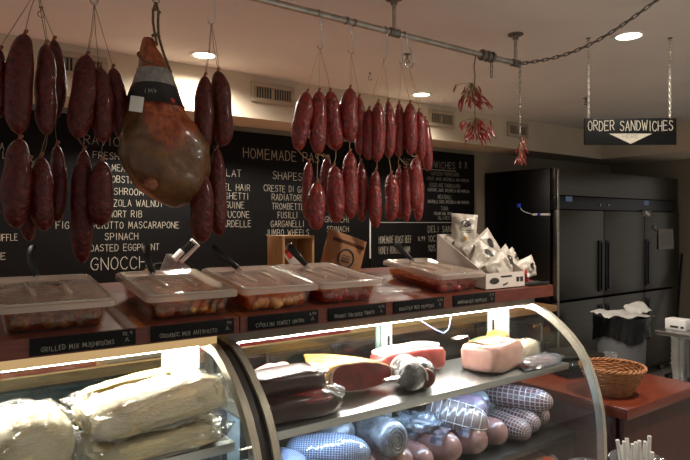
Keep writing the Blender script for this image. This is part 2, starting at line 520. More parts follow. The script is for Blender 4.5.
# ------------------------------------------------------------------ stroke lettering
G = {
 'A': '0,0 2,6 4,0;.8,2.2 3.2,2.2', 'B': '0,0 0,6 2.6,6 3.5,5.2 3.4,4 2.6,3.3 0,3.2;2.6,3.3 3.8,2.2 3.8,1 2.8,0 0,0',
 'C': '3.8,5 2.8,6 1.2,5.8 0,4 0,2 1.2,.2 2.8,0 3.9,1', 'D': '0,0 0,6 2.2,5.8 3.8,4.2 3.9,2 2.4,.2 0,0',
 'E': '3.6,6 0,6 0,0 3.8,0;0,3.2 3,3.2', 'F': '3.6,6 0,6 0,0;0,3.2 3,3.2', 'G': '3.8,5 2.8,6 1.2,5.8 0,4 0,2 1.2,.1 2.8,.1 3.9,1.2 3.9,2.8 2.2,2.8',
 'H': '0,0 0,6;4,0 4,6;0,3.2 4,3.2', 'I': '1,0 1,6', 'J': '3,6 3,1.2 2,0 .8,0 0,1', 'K': '0,0 0,6;3.8,6 0,2.8 4,0', 'L': '0,6 0,0 3.6,0',
 'M': '0,0 .4,6 2.2,1.6 4,6 4.6,0', 'N': '0,0 0,6 4,0 4,6', 'O': '2,6 .6,5.2 0,3 .6,.8 2,0 3.5,.8 4.1,3 3.5,5.2 2,6',
 'P': '0,0 0,6 2.6,6 3.8,5 3.6,3.6 2.6,2.8 0,2.8', 'Q': '2,6 .6,5.2 0,3 .6,.8 2,0 3.5,.8 4.1,3 3.5,5.2 2,6;2.6,1.4 4.2,-.4',
 'R': '0,0 0,6 2.6,6 3.8,5 3.6,3.8 2.6,3 0,2.9;1.6,2.9 4,0', 'S': '3.7,5.2 2.6,6 1,5.8 .2,4.6 1,3.5 3,2.8 3.8,1.6 3,.3 1.4,0 0,.9',
 'T': '0,6 4,6;2,6 2,0', 'U': '0,6 0,1.6 1,.1 2.8,.1 3.9,1.6 3.9,6', 'V': '0,6 2,0 4,6', 'W': '0,6 1.3,0 2.6,4.6 3.9,0 5.2,6',
 'X': '0,0 4,6;0,6 4,0', 'Y': '0,6 2,3 4,6;2,3 2,0', 'Z': '0,6 4,6 0,0 4,0',
 '0': '2,6 .5,5 0,3 .5,1 2,0 3.4,1 3.9,3 3.4,5 2,6', '1': '1,4.8 2,6 2,0', '4': '3,0 3,6 0,2 4,2', '8': '2,3.3 .5,4.5 1,5.7 2,6 3.1,5.7 3.5,4.5 2,3.3 .2,1.6 .8,.3 2,0 3.4,.3 3.8,1.6 2,3.3',
 '9': '3.6,4.4 2.4,3.2 .9,3.4 .2,4.6 .9,5.8 2.4,6 3.6,5 3.6,2 2.6,0', '5': '3.4,6 .4,6 .2,3.4 2.4,3.6 3.6,2.2 3,.4 1.6,0 0,.6',
 '.': '.8,0 .8,.5', ',': '1,.6 .5,-1', '/': '0,-.5 3,6.3', '(': '1.6,6.4 .6,4.6 .5,1.6 1.6,-.4', ')': '.5,6.4 1.5,4.6 1.6,1.6 .5,-.4', '-': '.4,3 2.6,3',
 '$': '3.6,5 2.6,5.6 1,5.4 .3,4.4 1,3.4 3,2.8 3.6,1.6 3,.5 1.4,.4 0,1.2;2,6.6 2,-.6',
}
GW = {'I': 2, 'M': 4.8, 'W': 5.4, '.': 1.6, ',': 1.6, '1': 3, '(': 2, ')': 2, '/': 3, ' ': 3, '-': 3, 'J': 3.2}


def txt_width(t):
    return sum(GW.get(ch, 4) + 1.5 for ch in t) - 1.5


def text(mb, t, org, right, up, width, height, th, nrm=None, jit=.12, seed=0):
    """stroke letters as flat ribbons: org is the lower left corner of the line"""
    rnd = random.Random(seed + len(t) * 7 + ord(t[0]))
    sx, sy = width / txt_width(t), height / 6
    x = 0
    org = V(org)
    for ch in t:
        if ch in G:
            dy = rnd.uniform(-jit, jit) * 2
            for st in G[ch].split(';'):
                pts = [tuple(map(float, q.split(','))) for q in st.split()]
                pts = [V(((x + a + rnd.uniform(-jit, jit)) * sx, (b + dy + rnd.uniform(-jit, jit)) * sy)) for a, b in pts]
                for a, b in zip(pts, pts[1:]):
                    d = b - a
                    if d.length < 1e-6: continue
                    d.normalize()
                    n = V((-d.y, d.x)) * th / 2
                    a2, b2 = a - d * th * .4, b + d * th * .4
                    mb.add([org + right * q.x + up * q.y for q in (a2 - n, b2 - n, b2 + n, a2 + n)], [[0, 1, 2, 3]])
        x += GW.get(ch, 4) + 1.5


# ================================================================== SETTING
YW = 3.85
struct(MB().box((3, 1.2, -.05), (11, 9, .1), b=0).build('floor', M['floor'], smooth=False))
struct(MB().box((3, 1.2, 2.65), (11, 9, .1), b=0).build('ceiling', M['ceiling'], smooth=False))
struct(MB().box((2.6, YW + .05, 1.3), (8.4, .1, 2.6), b=0).build('wall_back', M['wall'], smooth=False))
struct(MB().box((6.76, 3.36, 1.3), (.1, .98, 2.6), b=0).build('wall_right', M['wall'], smooth=False))
# dropped bulkhead along the back wall and its return to the right
o = struct(MB().box((2.6, 3.675, 2.455), (8.4, .35, .29), b=0).build('trim_1', M['soffit'], smooth=False))
o = struct(MB().box((6.5, 1.75, 2.455), (1.12, 3.5, .29), b=0).build('trim_2', M['soffit'], smooth=False))

# ------------------------------------------------------------------ downlights
LG = 'round recessed ceiling downlights'


def downlight(x, y, label, power=60, cone=130):
    t = thing('recessed_light', label, 'light', (x, y, 2.6), LG)
    ring = MB()
    ring.lathe([(.062, 0), (.085, 0), (.083, -.006), (.064, -.004), (.062, 0)], (x, y, 2.6), 28, caps=False)
    ring.build('trim_ring', M['white_metal'], t)
    MB().lathe([(.062, -.002), (.04, -.005), (.005, -.006)], (x, y, 2.6), 28).build('lens', M['lamp'], t)
    ld = bpy.data.lights.new('downlight lamp', 'SPOT')
    ld.energy = power; ld.color = (1, .91, .79); ld.spot_size = R(cone); ld.spot_blend = .8; ld.shadow_soft_size = .05
    lo = bpy.data.objects.new('lamp_beam', ld)
    col.objects.link(lo); lo.parent = t; lo.location = (0, 0, -.03)
    return t


downlight(1.29, 3.26, 'lit round downlight in the ceiling above the ham, near the bulkhead', 140, 160)
downlight(3.05, 3.28, 'lit round downlight behind the right hand end of the sausages', 70, 150)
downlight(3.0, 1.62, 'lit round downlight directly above the hanging sandwich sign', 45)
downlight(2.45, .75, 'unseen round key downlight over the customer side of the glass case', 130, 176)  # unseen key lamp, set wide to light sausages and lids from the front
downlight(0.1, -1.3, 'added unseen fill downlight over the customer floor at left', 70)  # this and the next two: added out of view, floor bounce lifts ceiling
downlight(2.0, -1.3, 'added unseen fill downlight over the middle of the customer floor', 120)
downlight(3.9, -1.3, 'added unseen fill downlight over the customer floor at right', 120)
downlight(-.45, 3.2, 'added unseen fill downlight over the back counter, left of the view', 80)  # added out of view to brighten the back counter

# ------------------------------------------------------------------ air vents on the bulkhead
def vent(x0, x1, z0, z1, label, dark=.5):
    y = 3.5
    t = thing('air_vent', label, 'air vent', ((x0 + x1) / 2, y, z0), 'air vents on the bulkhead')
    f = MB()
    w = .03
    f.box(((x0 + x1) / 2, y - .010, z1 - w / 2), (x1 - x0, .02, w), b=.003)
    f.box(((x0 + x1) / 2, y - .010, z0 + w / 2), (x1 - x0, .02, w), b=.003)
    f.box((x0 + w / 2, y - .010, (z0 + z1) / 2), (w, .02, z1 - z0 - 2 * w), b=.003)
    f.box((x1 - w / 2, y - .010, (z0 + z1) / 2), (w, .02, z1 - z0 - 2 * w), b=.003)
    f.build('frame', M['vent'], t)
    g = MB()
    n = 14
    for i in range(n):
        xx = x0 + w + (x1 - x0 - 2 * w) * (i + .5) / n
        g.box((xx, y - .004, (z0 + z1) / 2), (.006, .006, z1 - z0 - 2 * w), b=0)
    g.box(((x0 + x1) / 2, y - .004, (z0 + z1) / 2), (.014, .007, z1 - z0 - 2 * w), b=0)
    g.build('grille', M['vent'], t)
    MB().box(((x0 + x1) / 2, y - .0008, (z0 + z1) / 2), (x1 - x0 - 2 * w, .0012, z1 - z0 - 2 * w), b=0).build('duct_opening', M['black_plastic'], t)


vent(.46, .80, 2.42, 2.555, 'white slatted air vent half hidden behind the far left sausages')
vent(1.71, 2.04, 2.42, 2.555, 'white slatted air vent in full view right of the ham')
vent(3.33, 3.63, 2.42, 2.555, 'white slatted air vent at the right edge of the sausage bunch')
vent(4.33, 4.63, 2.42, 2.555, 'white slatted air vent between the chili bunches, rightmost on the bulkhead')

# ------------------------------------------------------------------ sprinklers and spare ceiling hooks
def sprinkler(p, label):
    t = thing('sprinkler', label, 'sprinkler', p, 'fire sprinklers on the ceiling')
    x, y, z = p
    MB().lathe([(.022, 0), (.022, -.004), (.007, -.007), (.006, -.026), (.004, -.036)], p, 16).build('cap', M['iron'], t)
    b = MB().lathe([(.019, -.05), (.020, -.052), (.004, -.054)], p, 16)
    for s in (-1, 1):
        b.tube([(x + s * .012, y, z - .03), (x + s * .018, y, z - .042), (x + s * .004, y, z - .052)], .0025, 6)
    b.build('deflector', M['iron'], t)


sprinkler(P(586, 98, Z=2.6), 'small dark sprinkler head on the ceiling behind the sign chain')
sprinkler(P(407, 54, Z=2.6), 'small dark sprinkler head on the ceiling behind the big round hook')


def ceiling_hook(p, label):
    x, y, z = p
    pts = [(x, y, z), (x, y, z - .02)]
    for k in range(9):
        a = pi / 2 + k / 8 * 1.5 * pi
        pts.append((x + .014 * cos(a), y, z - .034 + .014 * sin(a)))
    b = MB().tube(pts, .0022, 6)
    b.lathe([(.01, 0), (.01, -.003), (.003, -.005)], p, 12)
    tag(b.build('ceiling_hook', M['iron']), label, 'hook', 'little spare hooks in the ceiling')


ceiling_hook(P(370, 73, Z=2.6), 'tiny dark hook in the ceiling between second and third meat hooks')
ceiling_hook(P(41, 7, Z=2.6), 'tiny dark hook in the ceiling above the far left sausages')

# ------------------------------------------------------------------ chalkboards
YB = YW - .03
seam = 2.97


def board(x0, x1, label):
    t = thing('menu_board', label, 'menu board', ((x0 + x1) / 2, YB, 1.21), 'black menu boards on the back wall')
    MB().box(((x0 + x1) / 2, YB + .015, 1.74), (x1 - x0, .03, 1.06), b=.003).build('panel', M['board'], t)
    return t


def words(t, org, right, up, width, height, th, mat, parent, jit=.12, seed=0):
    """one lettering part for each word of a line"""
    tot = txt_width(t)
    x = 0
    for k, wd in enumerate(t.split(' ')):
        ww = txt_width(wd)
        mb = MB()
        text(mb, wd, V(org) + right * (x / tot * width), right, up, ww / tot * width, height, th, jit=jit, seed=seed + k)
        mb.build('lettering', mat, parent, smooth=False)
        x += ww + 1.5 + GW[' '] + 1.5


class BW:
    """collects board lines; build() makes each word a part"""
    def __init__(s): s.l = []; s.mb = MB()
    def box(s, *a, **k): s.mb.box(*a, **k)
    def build(s, name, mat, parent, smooth=False):
        for t, org, w_, h_, th, seed in s.l:
            words(t, org, V((1, 0, 0)), V((0, 0, 1)), w_, h_, th, mat, parent, seed=seed)
        if s.mb.v: s.mb.build('underline' if 'line' not in name else name, mat, parent, smooth=False)


def bline(mb, t, uL, uR, v, h, th=.0029, seed=0):
    a, b = P(uL, v, Y=YB - .002), P(uR, v, Y=YB - .002)
    mid = P((uL + uR) / 2, v, Y=YB - .002)
    hh = h * depth(mid) / FPX
    mb.l.append((t, V((a.x, YB - .002, mid.z - hh / 2)), b.x - a.x, hh, th, seed))


b1 = board(-1.2, seam - .006, 'wide black menu board listing ravioli and homemade pasta shapes')
mb = BW()
for k, a in enumerate([('A', 0, 4, 146, 7), ('LA', 3, 11, 155, 7), ('TRUFFLE', -10, 17.5, 237.5, 6.5), ('E', 1, 5.5, 256, 6.5)]):
    bline(mb, *a, seed=k)
mb.build('sauce_lettering', M['chalk'], b1, smooth=False)
mb = BW()
for k, a in enumerate([('RAVIOLI', 84, 132, 141, 9), ('FRESH', 93, 119, 155.5, 6.5), ('MEAT', 112, 129, 168, 6.5), ('LOBSTER', 107, 139, 179.5, 6.5),
                       ('MUSHROOM', 103, 143.5, 191.5, 6.5), ('GORGONZOLA WALNUT', 84, 163, 203, 6.5), ('SHORT RIB', 104, 142, 214, 6.5),
                       ('FIG PROSCIUTTO MASCARAPONE', 56, 179, 225, 6.5), ('SPINACH', 105, 138, 236.5, 6.5), ('ROASTED EGGPLANT', 85, 159, 247.5, 6.5)]):
    bline(mb, *a, seed=k)
mb.build('ravioli_lettering', M['chalk'], b1, smooth=False)
mb = BW(); bline(mb, 'GNOCCHI', 91, 152, 263, 12, th=.0042)
mb.build('gnocchi_lettering', M['chalk'], b1, smooth=False)
mb = BW(); bline(mb, 'HOMEMADE PASTA', 243.5, 331, 156, 9.5, th=.0042)
mb.build('heading_lettering', M['chalk'], b1, smooth=False)
mb = BW()
for k, a in enumerate([('FLAT', 221, 241, 173, 7), ('ANGEL HAIR', 211, 250, 187, 6.3), ('SPAGHETTI', 211, 248.5, 196, 6.3), ('LINGUINE', 214, 244, 205, 6.3),
                       ('FETTUCONE', 209, 249.5, 214.3, 6.3), ('PAPPARDELLE', 206, 251, 223.8, 6.3)]):
    bline(mb, *a, seed=k)
mb.build('flat_pasta_lettering', M['chalk'], b1, smooth=False)
mb = BW()
for k, a in enumerate([('SHAPES', 273, 302, 176, 7.5), ('CRESTE DI GALLO', 264, 314, 189, 6), ('RADIATORE', 272, 303.5, 197.5, 6), ('TROMBETTE', 272, 304, 206.5, 6),
                       ('FUSILLI', 278, 297.5, 215, 6), ('GARGANELLI', 271, 304, 223.8, 6), ('JUMBO WHEELS', 266, 309, 232.5, 6)]):
    bline(mb, *a, seed=k)
mb.build('shapes_lettering', M['chalk'], b1, smooth=False)
mb = BW()
for k, a in enumerate([('GNOCCHI', 325, 349, 219.5, 5.6), ('SPINACH', 327, 348.5, 229, 5.6), ('RICOTTA', 329, 347.5, 237.5, 5.6)]):
    bline(mb, *a, seed=k)
mb.build('gnocchi_list_lettering', M['chalk'], b1, smooth=False)

b2 = board(seam + .006, 4.25, 'black menu board with sandwich lists, right of the pasta board')
mb = BW()
bline(mb, 'HOT SANDWICHES', 404, 455, 164, 6.5)
bline(mb, '$ 8', 459, 467, 165, 6)
pa, pb = P(404, 169, Y=YB - .002), P(456, 169, Y=YB - .002)
mb.box(((pa.x + pb.x) / 2, YB - .002, P(430, 169.4, Y=YB).z), (pb.x - pa.x, .001, .005), b=0)
mb.build('heading_lettering', M['chalk'], b2, smooth=False)
mb = BW()
for k, a in enumerate([('CHICKEN PARMIGIANO', 431, 459, 174, 3.8), ('EGGPLANT PARMIGIANO', 430, 460, 185.5, 3.8), ('MEATBALL', 438, 452, 197, 3.8), ('TUNA', 441, 448, 208.5, 3.8)]):
    bline(mb, *a, th=.0026, seed=k)
for k, a in enumerate([('CUTLET, SAUCE, MOZZARELLA AND PARMESAN', 427, 469, 179.5, 2.8), ('EGGPLANT, SAUCE, MOZZARELLA AND PARMESAN', 428, 469, 190.5, 2.8),
                       ('MEATBALLS, SAUCE, MOZZARELLA AND PARMESAN', 428, 469, 202, 2.8), ('ITALIAN TUNA, ONION', 434, 452, 213.5, 2.8), ('OLIVES', 438, 450, 218, 2.8)]):
    bline(mb, *a, th=.0026, seed=k)
mb.build('hot_sandwich_lettering', M['chalkdim'], b2, smooth=False)
mb = BW()
for k, a in enumerate([('DELI SANDWICHES', 428, 471, 229, 5.8), ('10C.', 428, 437, 238.5, 6), ('10S.', 428, 437, 248, 6),
                       ('HOMEMADE ROAST BEEF', 379, 411.5, 239.5, 7), ('HONEY ROASTED HAM', 379, 410, 250, 7), ('8.99', 418, 425, 238.5, 4)]):
    bline(mb, *a, seed=k)
mb.build('deli_sandwich_lettering', M['chalk'], b2, smooth=False)
mb = BW()
pa, pb = P(376, 222, Y=YB - .002), P(471, 222, Y=YB - .002)
mb.box(((pa.x + pb.x) / 2, YB - .002, P(440, 222.5, Y=YB).z), (pb.x - pa.x, .001, .006), b=0)
mb.build('ruled_line', M['chalkdim'], b2, smooth=False)
tag(MB().box((seam, YB + .006, 1.62), (.012, .018, .62), b=.002).build('joint_strip', M['white_metal']),
    'thin white upright strip covering the joint between the two menu boards', 'strip')

# ================================================================== DELI CASES
PROF = [(1.69, 1.251), (1.62, 1.244), (1.591, 1.238), (1.53, 1.211), (1.4727, 1.174), (1.42, 1.131), (1.381, 1.089), (1.345, 1.032),
        (1.32, .971), (1.30, .906), (1.286, .837), (1.279, .76), (1.277, .683), (1.277, .56)]
YK = 1.77       # the back sliding doors
SH, SL, SB = 1.015, .735, .50


def arc_frame(mb, x0, x1, w=.03, prof=PROF):
    n = len(prof)
    rings = []
    for i in range(n):
        a, b = V(prof[max(i - 1, 0)]), V(prof[min(i + 1, n - 1)])
        t = (b - a).normalized(); nn = V((-t.y, t.x))
        if nn.x < 0 and i > 3: nn = -nn
        nn = V((abs(t.y), -abs(t.x)))
        p = V(prof[i]); q = p + nn * w
        rings.append([V((x0, p.x, p.y)), V((x1, p.x, p.y)), V((x1, q.x, q.y)), V((x0, q.x, q.y))])
    mb.grid(rings)


def deli_case(x0, x1, label, hood, tube, left_end=True, right_end=True):
    t = thing('deli_case', label, 'display case', ((x0 + x1) / 2, 1.52, 0), 'curved glass deli cases')
    # lower cabinet
    b = MB()
    b.box(((x0 + x1) / 2, 1.54, .28), (x1 - x0, .50, .40), b=.006)
    b.box(((x0 + x1) / 2, 1.55, .05), (x1 - x0 - .06, .42, .1), b=.004)
    b.build('base_cabinet', M['base_black'], t)
    MB().box(((x0 + x1) / 2, 1.54, SB - .008), (x1 - x0 - .01, .49, .016), b=.003).build('deck', M['shelf_steel'], t)
    # curved front glass
    rings = [[V((x0 + .02, p[0], p[1])), V((x1 - .02, p[0], p[1]))] for p in PROF[1:]]
    MB().grid(rings, closed=False).build('curved_glass', M['glass'], t, ang=60)
    # end frames and end glass
    for e, (xa, xb, on) in enumerate(((x0, x0 + .022, left_end), (x1 - .022, x1, right_end))):
        if not on: continue
        f = MB(); arc_frame(f, xa, xb); f.build('end_frame', M['frame'], t, ang=50)
        xm = (xa + xb) / 2
        poly = [(p[0] + .02, p[1] - .0) for p in PROF] + [(YK, .56), (YK, 1.25)]
        MB().add([V((xm, p[0], p[1])) for p in poly], [list(range(len(poly)))]).build('end_glass', M['glass'], t, smooth=False)
    # hood above the glass with its tube
    MB().box(((x0 + x1) / 2, 1.70, 1.262), (x1 - x0, .16, .036), b=.003).build('hood', hood, t)
    lip = .006 if hood is M['hood_grey'] else .004
    MB().box(((x0 + x1) / 2, 1.626, 1.2445 - lip / 2), (x1 - x0 - .05, .004, lip), b=.0005).build('hood_lip', hood, t)
    zt = 1.2385 if hood is M['hood_grey'] else 1.2425
    MB().tube([(x0 + .05, 1.648, zt), (x1 - .05, 1.648, zt)], .0085, 10).build('light_tube', tube, t)
    # shelves
    s = MB()
    s.box(((x0 + x1) / 2, 1.595, SH - .004), (x1 - x0 - .06, .33, .008), b=.001)
    s.box(((x0 + x1) / 2, 1.432, SH - .0125), (x1 - x0 - .06, .006, .025), b=.001)
    s.build('upper_shelf', M['shelf_steel'], t)
    s = MB()
    s.box(((x0 + x1) / 2, 1.585, SL - .004), (x1 - x0 - .06, .36, .008), b=.001)
    s.box(((x0 + x1) / 2, 1.402, SL - .0125), (x1 - x0 - .06, .006, .022), b=.001)
    s.build('lower_shelf', M['dark_steel'], t)
    s = MB().tube([(x0 + .06, 1.452, SH - .024), (x1 - .06, 1.452, SH - .024)], .007, 8)
    s.build('shelf_tube', M['tube_blue'], t)
    # back: posts, rails and two sliding doors
    f = MB()
    for xx in (x0 + .03, x1 - .03):
        if x0 > 0 and xx < 1:
            MB().box((xx, YK + .015, .87), (.06, .05, .75), b=.003).build('corner_post', M['base_black'], t)
        else:
            f.box((xx, YK + .015, .87), (.06, .05, .75), b=.003)
    f.box(((x0 + x1) / 2, YK + .015, 1.235), (x1 - x0, .05, .02), b=.002)
    f.box(((x0 + x1) / 2, YK + .015, .51), (x1 - x0, .05, .03), b=.002)
    f.build('back_frame', M['white_metal'], t)
    xm = (x0 + x1) / 2
    for k, (a, c, yy) in enumerate(((x0 + .06, xm + .03, YK + .008), (xm - .03, x1 - .06, YK + .026))):
        dm = MB()
        dm.box((a + .025, yy, .875), (.05, .014, .70), b=.002)
        dm.box((c - .025, yy, .875), (.05, .014, .70), b=.002)
        dm.box(((a + c) / 2, yy, 1.215), (c - a - .1, .014, .03), b=.002)
        dm.box(((a + c) / 2, yy, .535), (c - a - .1, .014, .03), b=.002)
        dr = dm.build('sliding_door', M['white_metal'], t)
        MB().box(((a + c) / 2, yy, .875), (c - a - .1, .004, .655), b=0).build('pane', M['pane'], dr, smooth=False)
        hx = c - .02 if k == 0 else c - .025
        MB().box((hx, yy - .010, 1.13), (.012, .006, .05), b=.002).build('finger_pull', M['black_plastic'], dr)
    return t


deli_case(-.92, .682, 'left curved glass deli case with cream hood, filled with bags of fresh pasta', M['hood_cream'], M['tube_warm'], left_end=False)
deli_case(.716, 2.2, 'right curved glass deli case with grey hood, filled with cured meats', M['hood_grey'], M['tube'])
g = MB(); arc_frame(g, .684, .714, .02, [(p[0] + .01, p[1] - .004) for p in PROF])
g.box((.699, 1.54, .28), (.03, .48, .56), b=.002)
tag(g.build('joint_gasket', M['frame_dark'], ang=50), 'dark curved gasket filling the joint between the two deli cases', 'gasket')

# sloping wooden ledges on top
LZ0, LZ1 = 1.328, 1.375


def ledge_z(y):
    return LZ0 + (LZ1 - LZ0) * min(max((y - 1.55) / .40, 0), 1)


SLOPE = math.atan2(LZ1 - LZ0, .40)
for x0, x1, lb in ((-.92, .7205, 'left reddish wooden ledge sloping down over the pasta case'), (.7245, 2.236, 'right reddish wooden ledge sloping down over the meat case')):
    m_ = MB().prism([(1.55, 1.2805), (1.55, LZ0), (1.95, LZ1), (2.32, LZ1), (2.32, 1.2805)], 'x', x0, x1)
    tag(m_.build('wooden_ledge', M['red_wood'], smooth=False), lb, 'ledge', 'wooden ledges on the deli cases')

# ------------------------------------------------------------------ chalk tags on the ledge front
def price_tag(x0, x1, line, price, label):
    t = thing('price_tag', label, 'price tag', ((x0 + x1) / 2, 1.548, 1.285), 'black chalk tags along the ledge front')
    MB().box(((x0 + x1) / 2, 1.5475, 1.3055), (x1 - x0, .004, .042), b=.001).build('slate', M['tag'], t)
    w = (x1 - x0)
    ex, ez = V((1, 0, 0)), V((0, 0, 1))
    words(line, (x0 + w * .1, 1.5452, 1.293), ex, ez, w * .68, .011, .0011, M['chalkdim'], t, jit=.4)
    words(price, (x0 + w * .86, 1.5452, 1.311), ex, ez, w * .1, .009, .0011, M['chalkdim'], t, jit=.4)
    words('/L', (x0 + w * .89, 1.5452, 1.296), ex, ez, w * .05, .009, .0011, M['chalkdim'], t, jit=.4)


price_tag(.179, .425, 'GRILLED MIX MUSHROOMS', '10.9', 'black chalk tag reading Grilled mix mushrooms, leftmost tag')
price_tag(.464, .703, 'ORGANIC MIX ANTIPASTO', '7.99', 'black chalk tag reading Organic mix antipasto, second tag from left')
price_tag(.748, .993, 'CIPOLLINI (SWEET ONION)', '9.99', 'black chalk tag reading Cipollini sweet onion, under the onion pan')
price_tag(1.031, 1.272, 'ORGANIC SUN-DRIED TOMATO', '9.99', 'black chalk tag for sun-dried tomato, under the red tomato pan')
price_tag(1.308, 1.553, 'ROASTED RED PEPPERS', '9.99', 'black chalk tag reading Roasted red peppers, under the bare stretch of ledge')
price_tag(1.604, 1.842, 'MARINATED PEPPERS', '8.99', 'black chalk tag below the right pan and chip carton, rightmost tag')


# ------------------------------------------------------------------ food pans with lids
def slab_frame(x0, y0):
    """local axes of the sloping ledge top at its front edge"""
    ex = V((1, 0, 0)); ey = V((0, cos(SLOPE), sin(SLOPE))); ez = V((0, -sin(SLOPE), cos(SLOPE)))
    o_ = V((x0, y0, ledge_z(y0) + .0008))
    return lambda a, b, c: o_ + ex * a + ey * b + ez * c


def food_pan(x0, x1, label, food, foodmat, foodlabel, foodname, oilh=.05, seed=0, n=110, size=.021, y0=1.567, shape='blob'):
    f = slab_frame(x0, y0)
    w, dp, h = x1 - x0, .345, .066
    Mx = RX(SLOPE)
    t = thing('food_pan', label, 'food pan', f(w / 2, dp / 2, 0), 'lidded clear food pans on the ledge')

    def rrect(ins, z, r=.02, k=5):
        pts = []
        for cx, cy, a0 in ((w - ins - r, dp - ins - r, 0), (ins + r, dp - ins - r, pi / 2), (ins + r, ins + r, pi), (w - ins - r, ins + r, 1.5 * pi)):
            for q in range(k):
                a = a0 + pi / 2 * q / (k - 1)
                pts.append(f(cx + r * cos(a), cy + r * sin(a), z))
        return pts
    mb = MB()
    mb.grid([rrect(.026, .004), rrect(.022, .0), rrect(.012, h - .006), rrect(.012, h), rrect(.002, h + .001)], caps=False)
    rr = rrect(.026, .004)
    mb.add(rr, [list(range(len(rr)))])
    mb.build('pan', M['pan'], t, ang=50)
    # lid: raised rim, sunk panel, moulded handle ridges
    lb = MB()
    lb.grid([rrect(-.004, h - .008), rrect(-.004, h + .006), rrect(0, h + .010), rrect(.010, h + .010), rrect(.022, h + .004), rrect(.05, h + .004)], caps=False)
    rr = rrect(.05, h + .004)
    lb.add(rr, [list(range(len(rr)))])
    lid = lb.build('lid', M['lid'], t, ang=35)
    hb = MB()
    for q in (-.5, .5):
        hb.box(f(w * .5 + q * .085, dp * .52, h + .0085), (.012, .15, .011), Mx @ RZ(.0), b=.004)
    hb.build('lid_grip', M['lid'], lid, ang=60)
    eb = MB().tube(rrect(.006, h + .010), .0028, 7, closed=True)
    eb.build('lid_rim', M['lid_edge'], lid, ang=80)
    # the food itself, nobody could count it
    rnd = random.Random(seed)
    fm = MB()
    fm.grid([rrect(.028, .006), rrect(.024, oilh * .82)], caps=True)
    for q in range(n):
        a, b = rnd.uniform(.045, w - .045), rnd.choice([rnd.uniform(.045, dp - .045), rnd.uniform(.036, .05)])
        c = rnd.uniform(.016, oilh * .66)
        s_ = size * rnd.uniform(.6, 1.25)
        fm.blob(f(a, b, c), (s_, s_ * rnd.uniform(.7, 1), s_ * rnd.uniform(.35 if shape == 'flat' else .7, .9)), RZ(rnd.uniform(0, 6)) @ RX(rnd.uniform(-.8, .8)), .9, .9, .12, 5, q, 9, 6)
    fm.grid([rrect(.0262, .0045), rrect(.0165, oilh * 1.12)], caps=True, mi=1)
    o = fm.build(foodname, [foodmat, M['oil']], ang=70)
    tag(o, foodlabel, 'food', None, 'stuff')
    return f, w, dp, h


pans = []
pans.append(food_pan(.114, .379, 'clear lidded pan of dark mushrooms, leftmost on the ledge', 0, M['mushroom'], 'dark grilled mushrooms in oil inside the leftmost pan', 'marinated_mushrooms', seed=1, shape='flat'))
pans.append(food_pan(.460, .721, 'clear lidded pan of mixed orange and green antipasto, second from left', 0, M['antipasto'], 'mixed antipasto vegetables in oil inside the second pan', 'mixed_antipasto', seed=2, size=.018, n=170))
pans.append(food_pan(.742, 1.003, 'clear lidded pan of pale cipollini onions, third from left', 0, M['onion'], 'pale brown cipollini onions inside the third pan', 'cipollini_onions', seed=3, size=.021, n=130))
pans.append(food_pan(1.011, 1.271, 'clear lidded pan of red dried tomatoes, fourth from left in front of the kraft bag', 0, M['tomato'], 'red sun-dried tomatoes inside the fourth pan', 'dried_tomatoes', seed=4, size=.020))
pans.append(food_pan(1.545, 1.800, 'clear lidded pan of red peppers standing apart, beside the chip bags', 0, M['pepper'], 'red roasted peppers at the bottom of the pan beside the chips', 'roasted_peppers', oilh=.034, seed=5, size=.022, shape='flat'))


def spoon(base, top, label, w=.030):
    """black-handled serving spoon standing out of the pan's lid notch"""
    base, top = V(base), V(top)
    ax = (top - base)
    t = thing('serving_spoon', label, 'spoon', base, 'black handled serving spoons in the pans')
    side = ax.cross(V((SN, CS, 0))).normalized()
    nn = ax.cross(side).normalized()
    rings = []
    for i in range(10):
        q = i / 9
        ww = w * (.62 + .45 * q) * (1 if q < .92 else .7)
        tt = .0045
        c_ = base + ax * (.0 + q) + nn * (.016 * sin(pi * q) * (1 if nn.z > 0 else -1))
        rings.append([c_ + side * (ww / 2 * cos(2 * pi * j / 10)) + nn * (tt * sin(2 * pi * j / 10)) for j in range(10)])
    MB().grid(rings).build('handle', M['black_plastic'], t, ang=60)
    d = -ax.normalized()
    MB().tube([base + d * -.012, base + d * .03, base + d * .06], [.005, .004, .004], 8).build('shank', M['chrome'], t)


def pan_top(i, a, b, c=.074):
    f, w, dp, h = pans[i]
    return f(w * a, dp * b, c)


def spoon_at(i, uvb, uvt, dy, label):
    y = pan_top(i, .5, .93)[1]
    pb, pt = P(uvb[0], uvb[1], Y=y), P(uvt[0], uvt[1], Y=y + dy)
    spoon(pb, pt, label)


spoon_at(0, (37, 276), (32, 246), .05, 'black handled serving spoon standing in the leftmost pan')
spoon_at(1, (153, 273), (146, 245), .05, 'black handled serving spoon standing upright in the second pan')
spoon_at(2, (238, 268), (212, 247), .06, 'black handled serving spoon leaning left in the third pan')
spoon_at(3, (306, 265), (289, 245), .04, 'black handled serving spoon leaning left before the wooden box')
spoon_at(4, (413, 262), (396, 244), .04, 'black handled serving spoon in the pan beside the chip bags')

# loose flat plastic sleeve on bare ledge
mb = MB()
rings = []
fr = slab_frame(1.285, 1.60)
for i in range(9):
    rings.append([fr(.02 + .20 * i / 8 + .03 * sin(j), .02 + .26 * j / 8, .003 + .004 * (1 + mnoise.noise(V((i * .7, j * .7, 0))))) for j in range(9)])
mb.grid(rings, closed=False)
tag(mb.build('plastic_sheet', M['wrap'], ang=80), 'crumpled clear plastic sheet lying on the bare ledge left of the chip pan', 'plastic sheet')

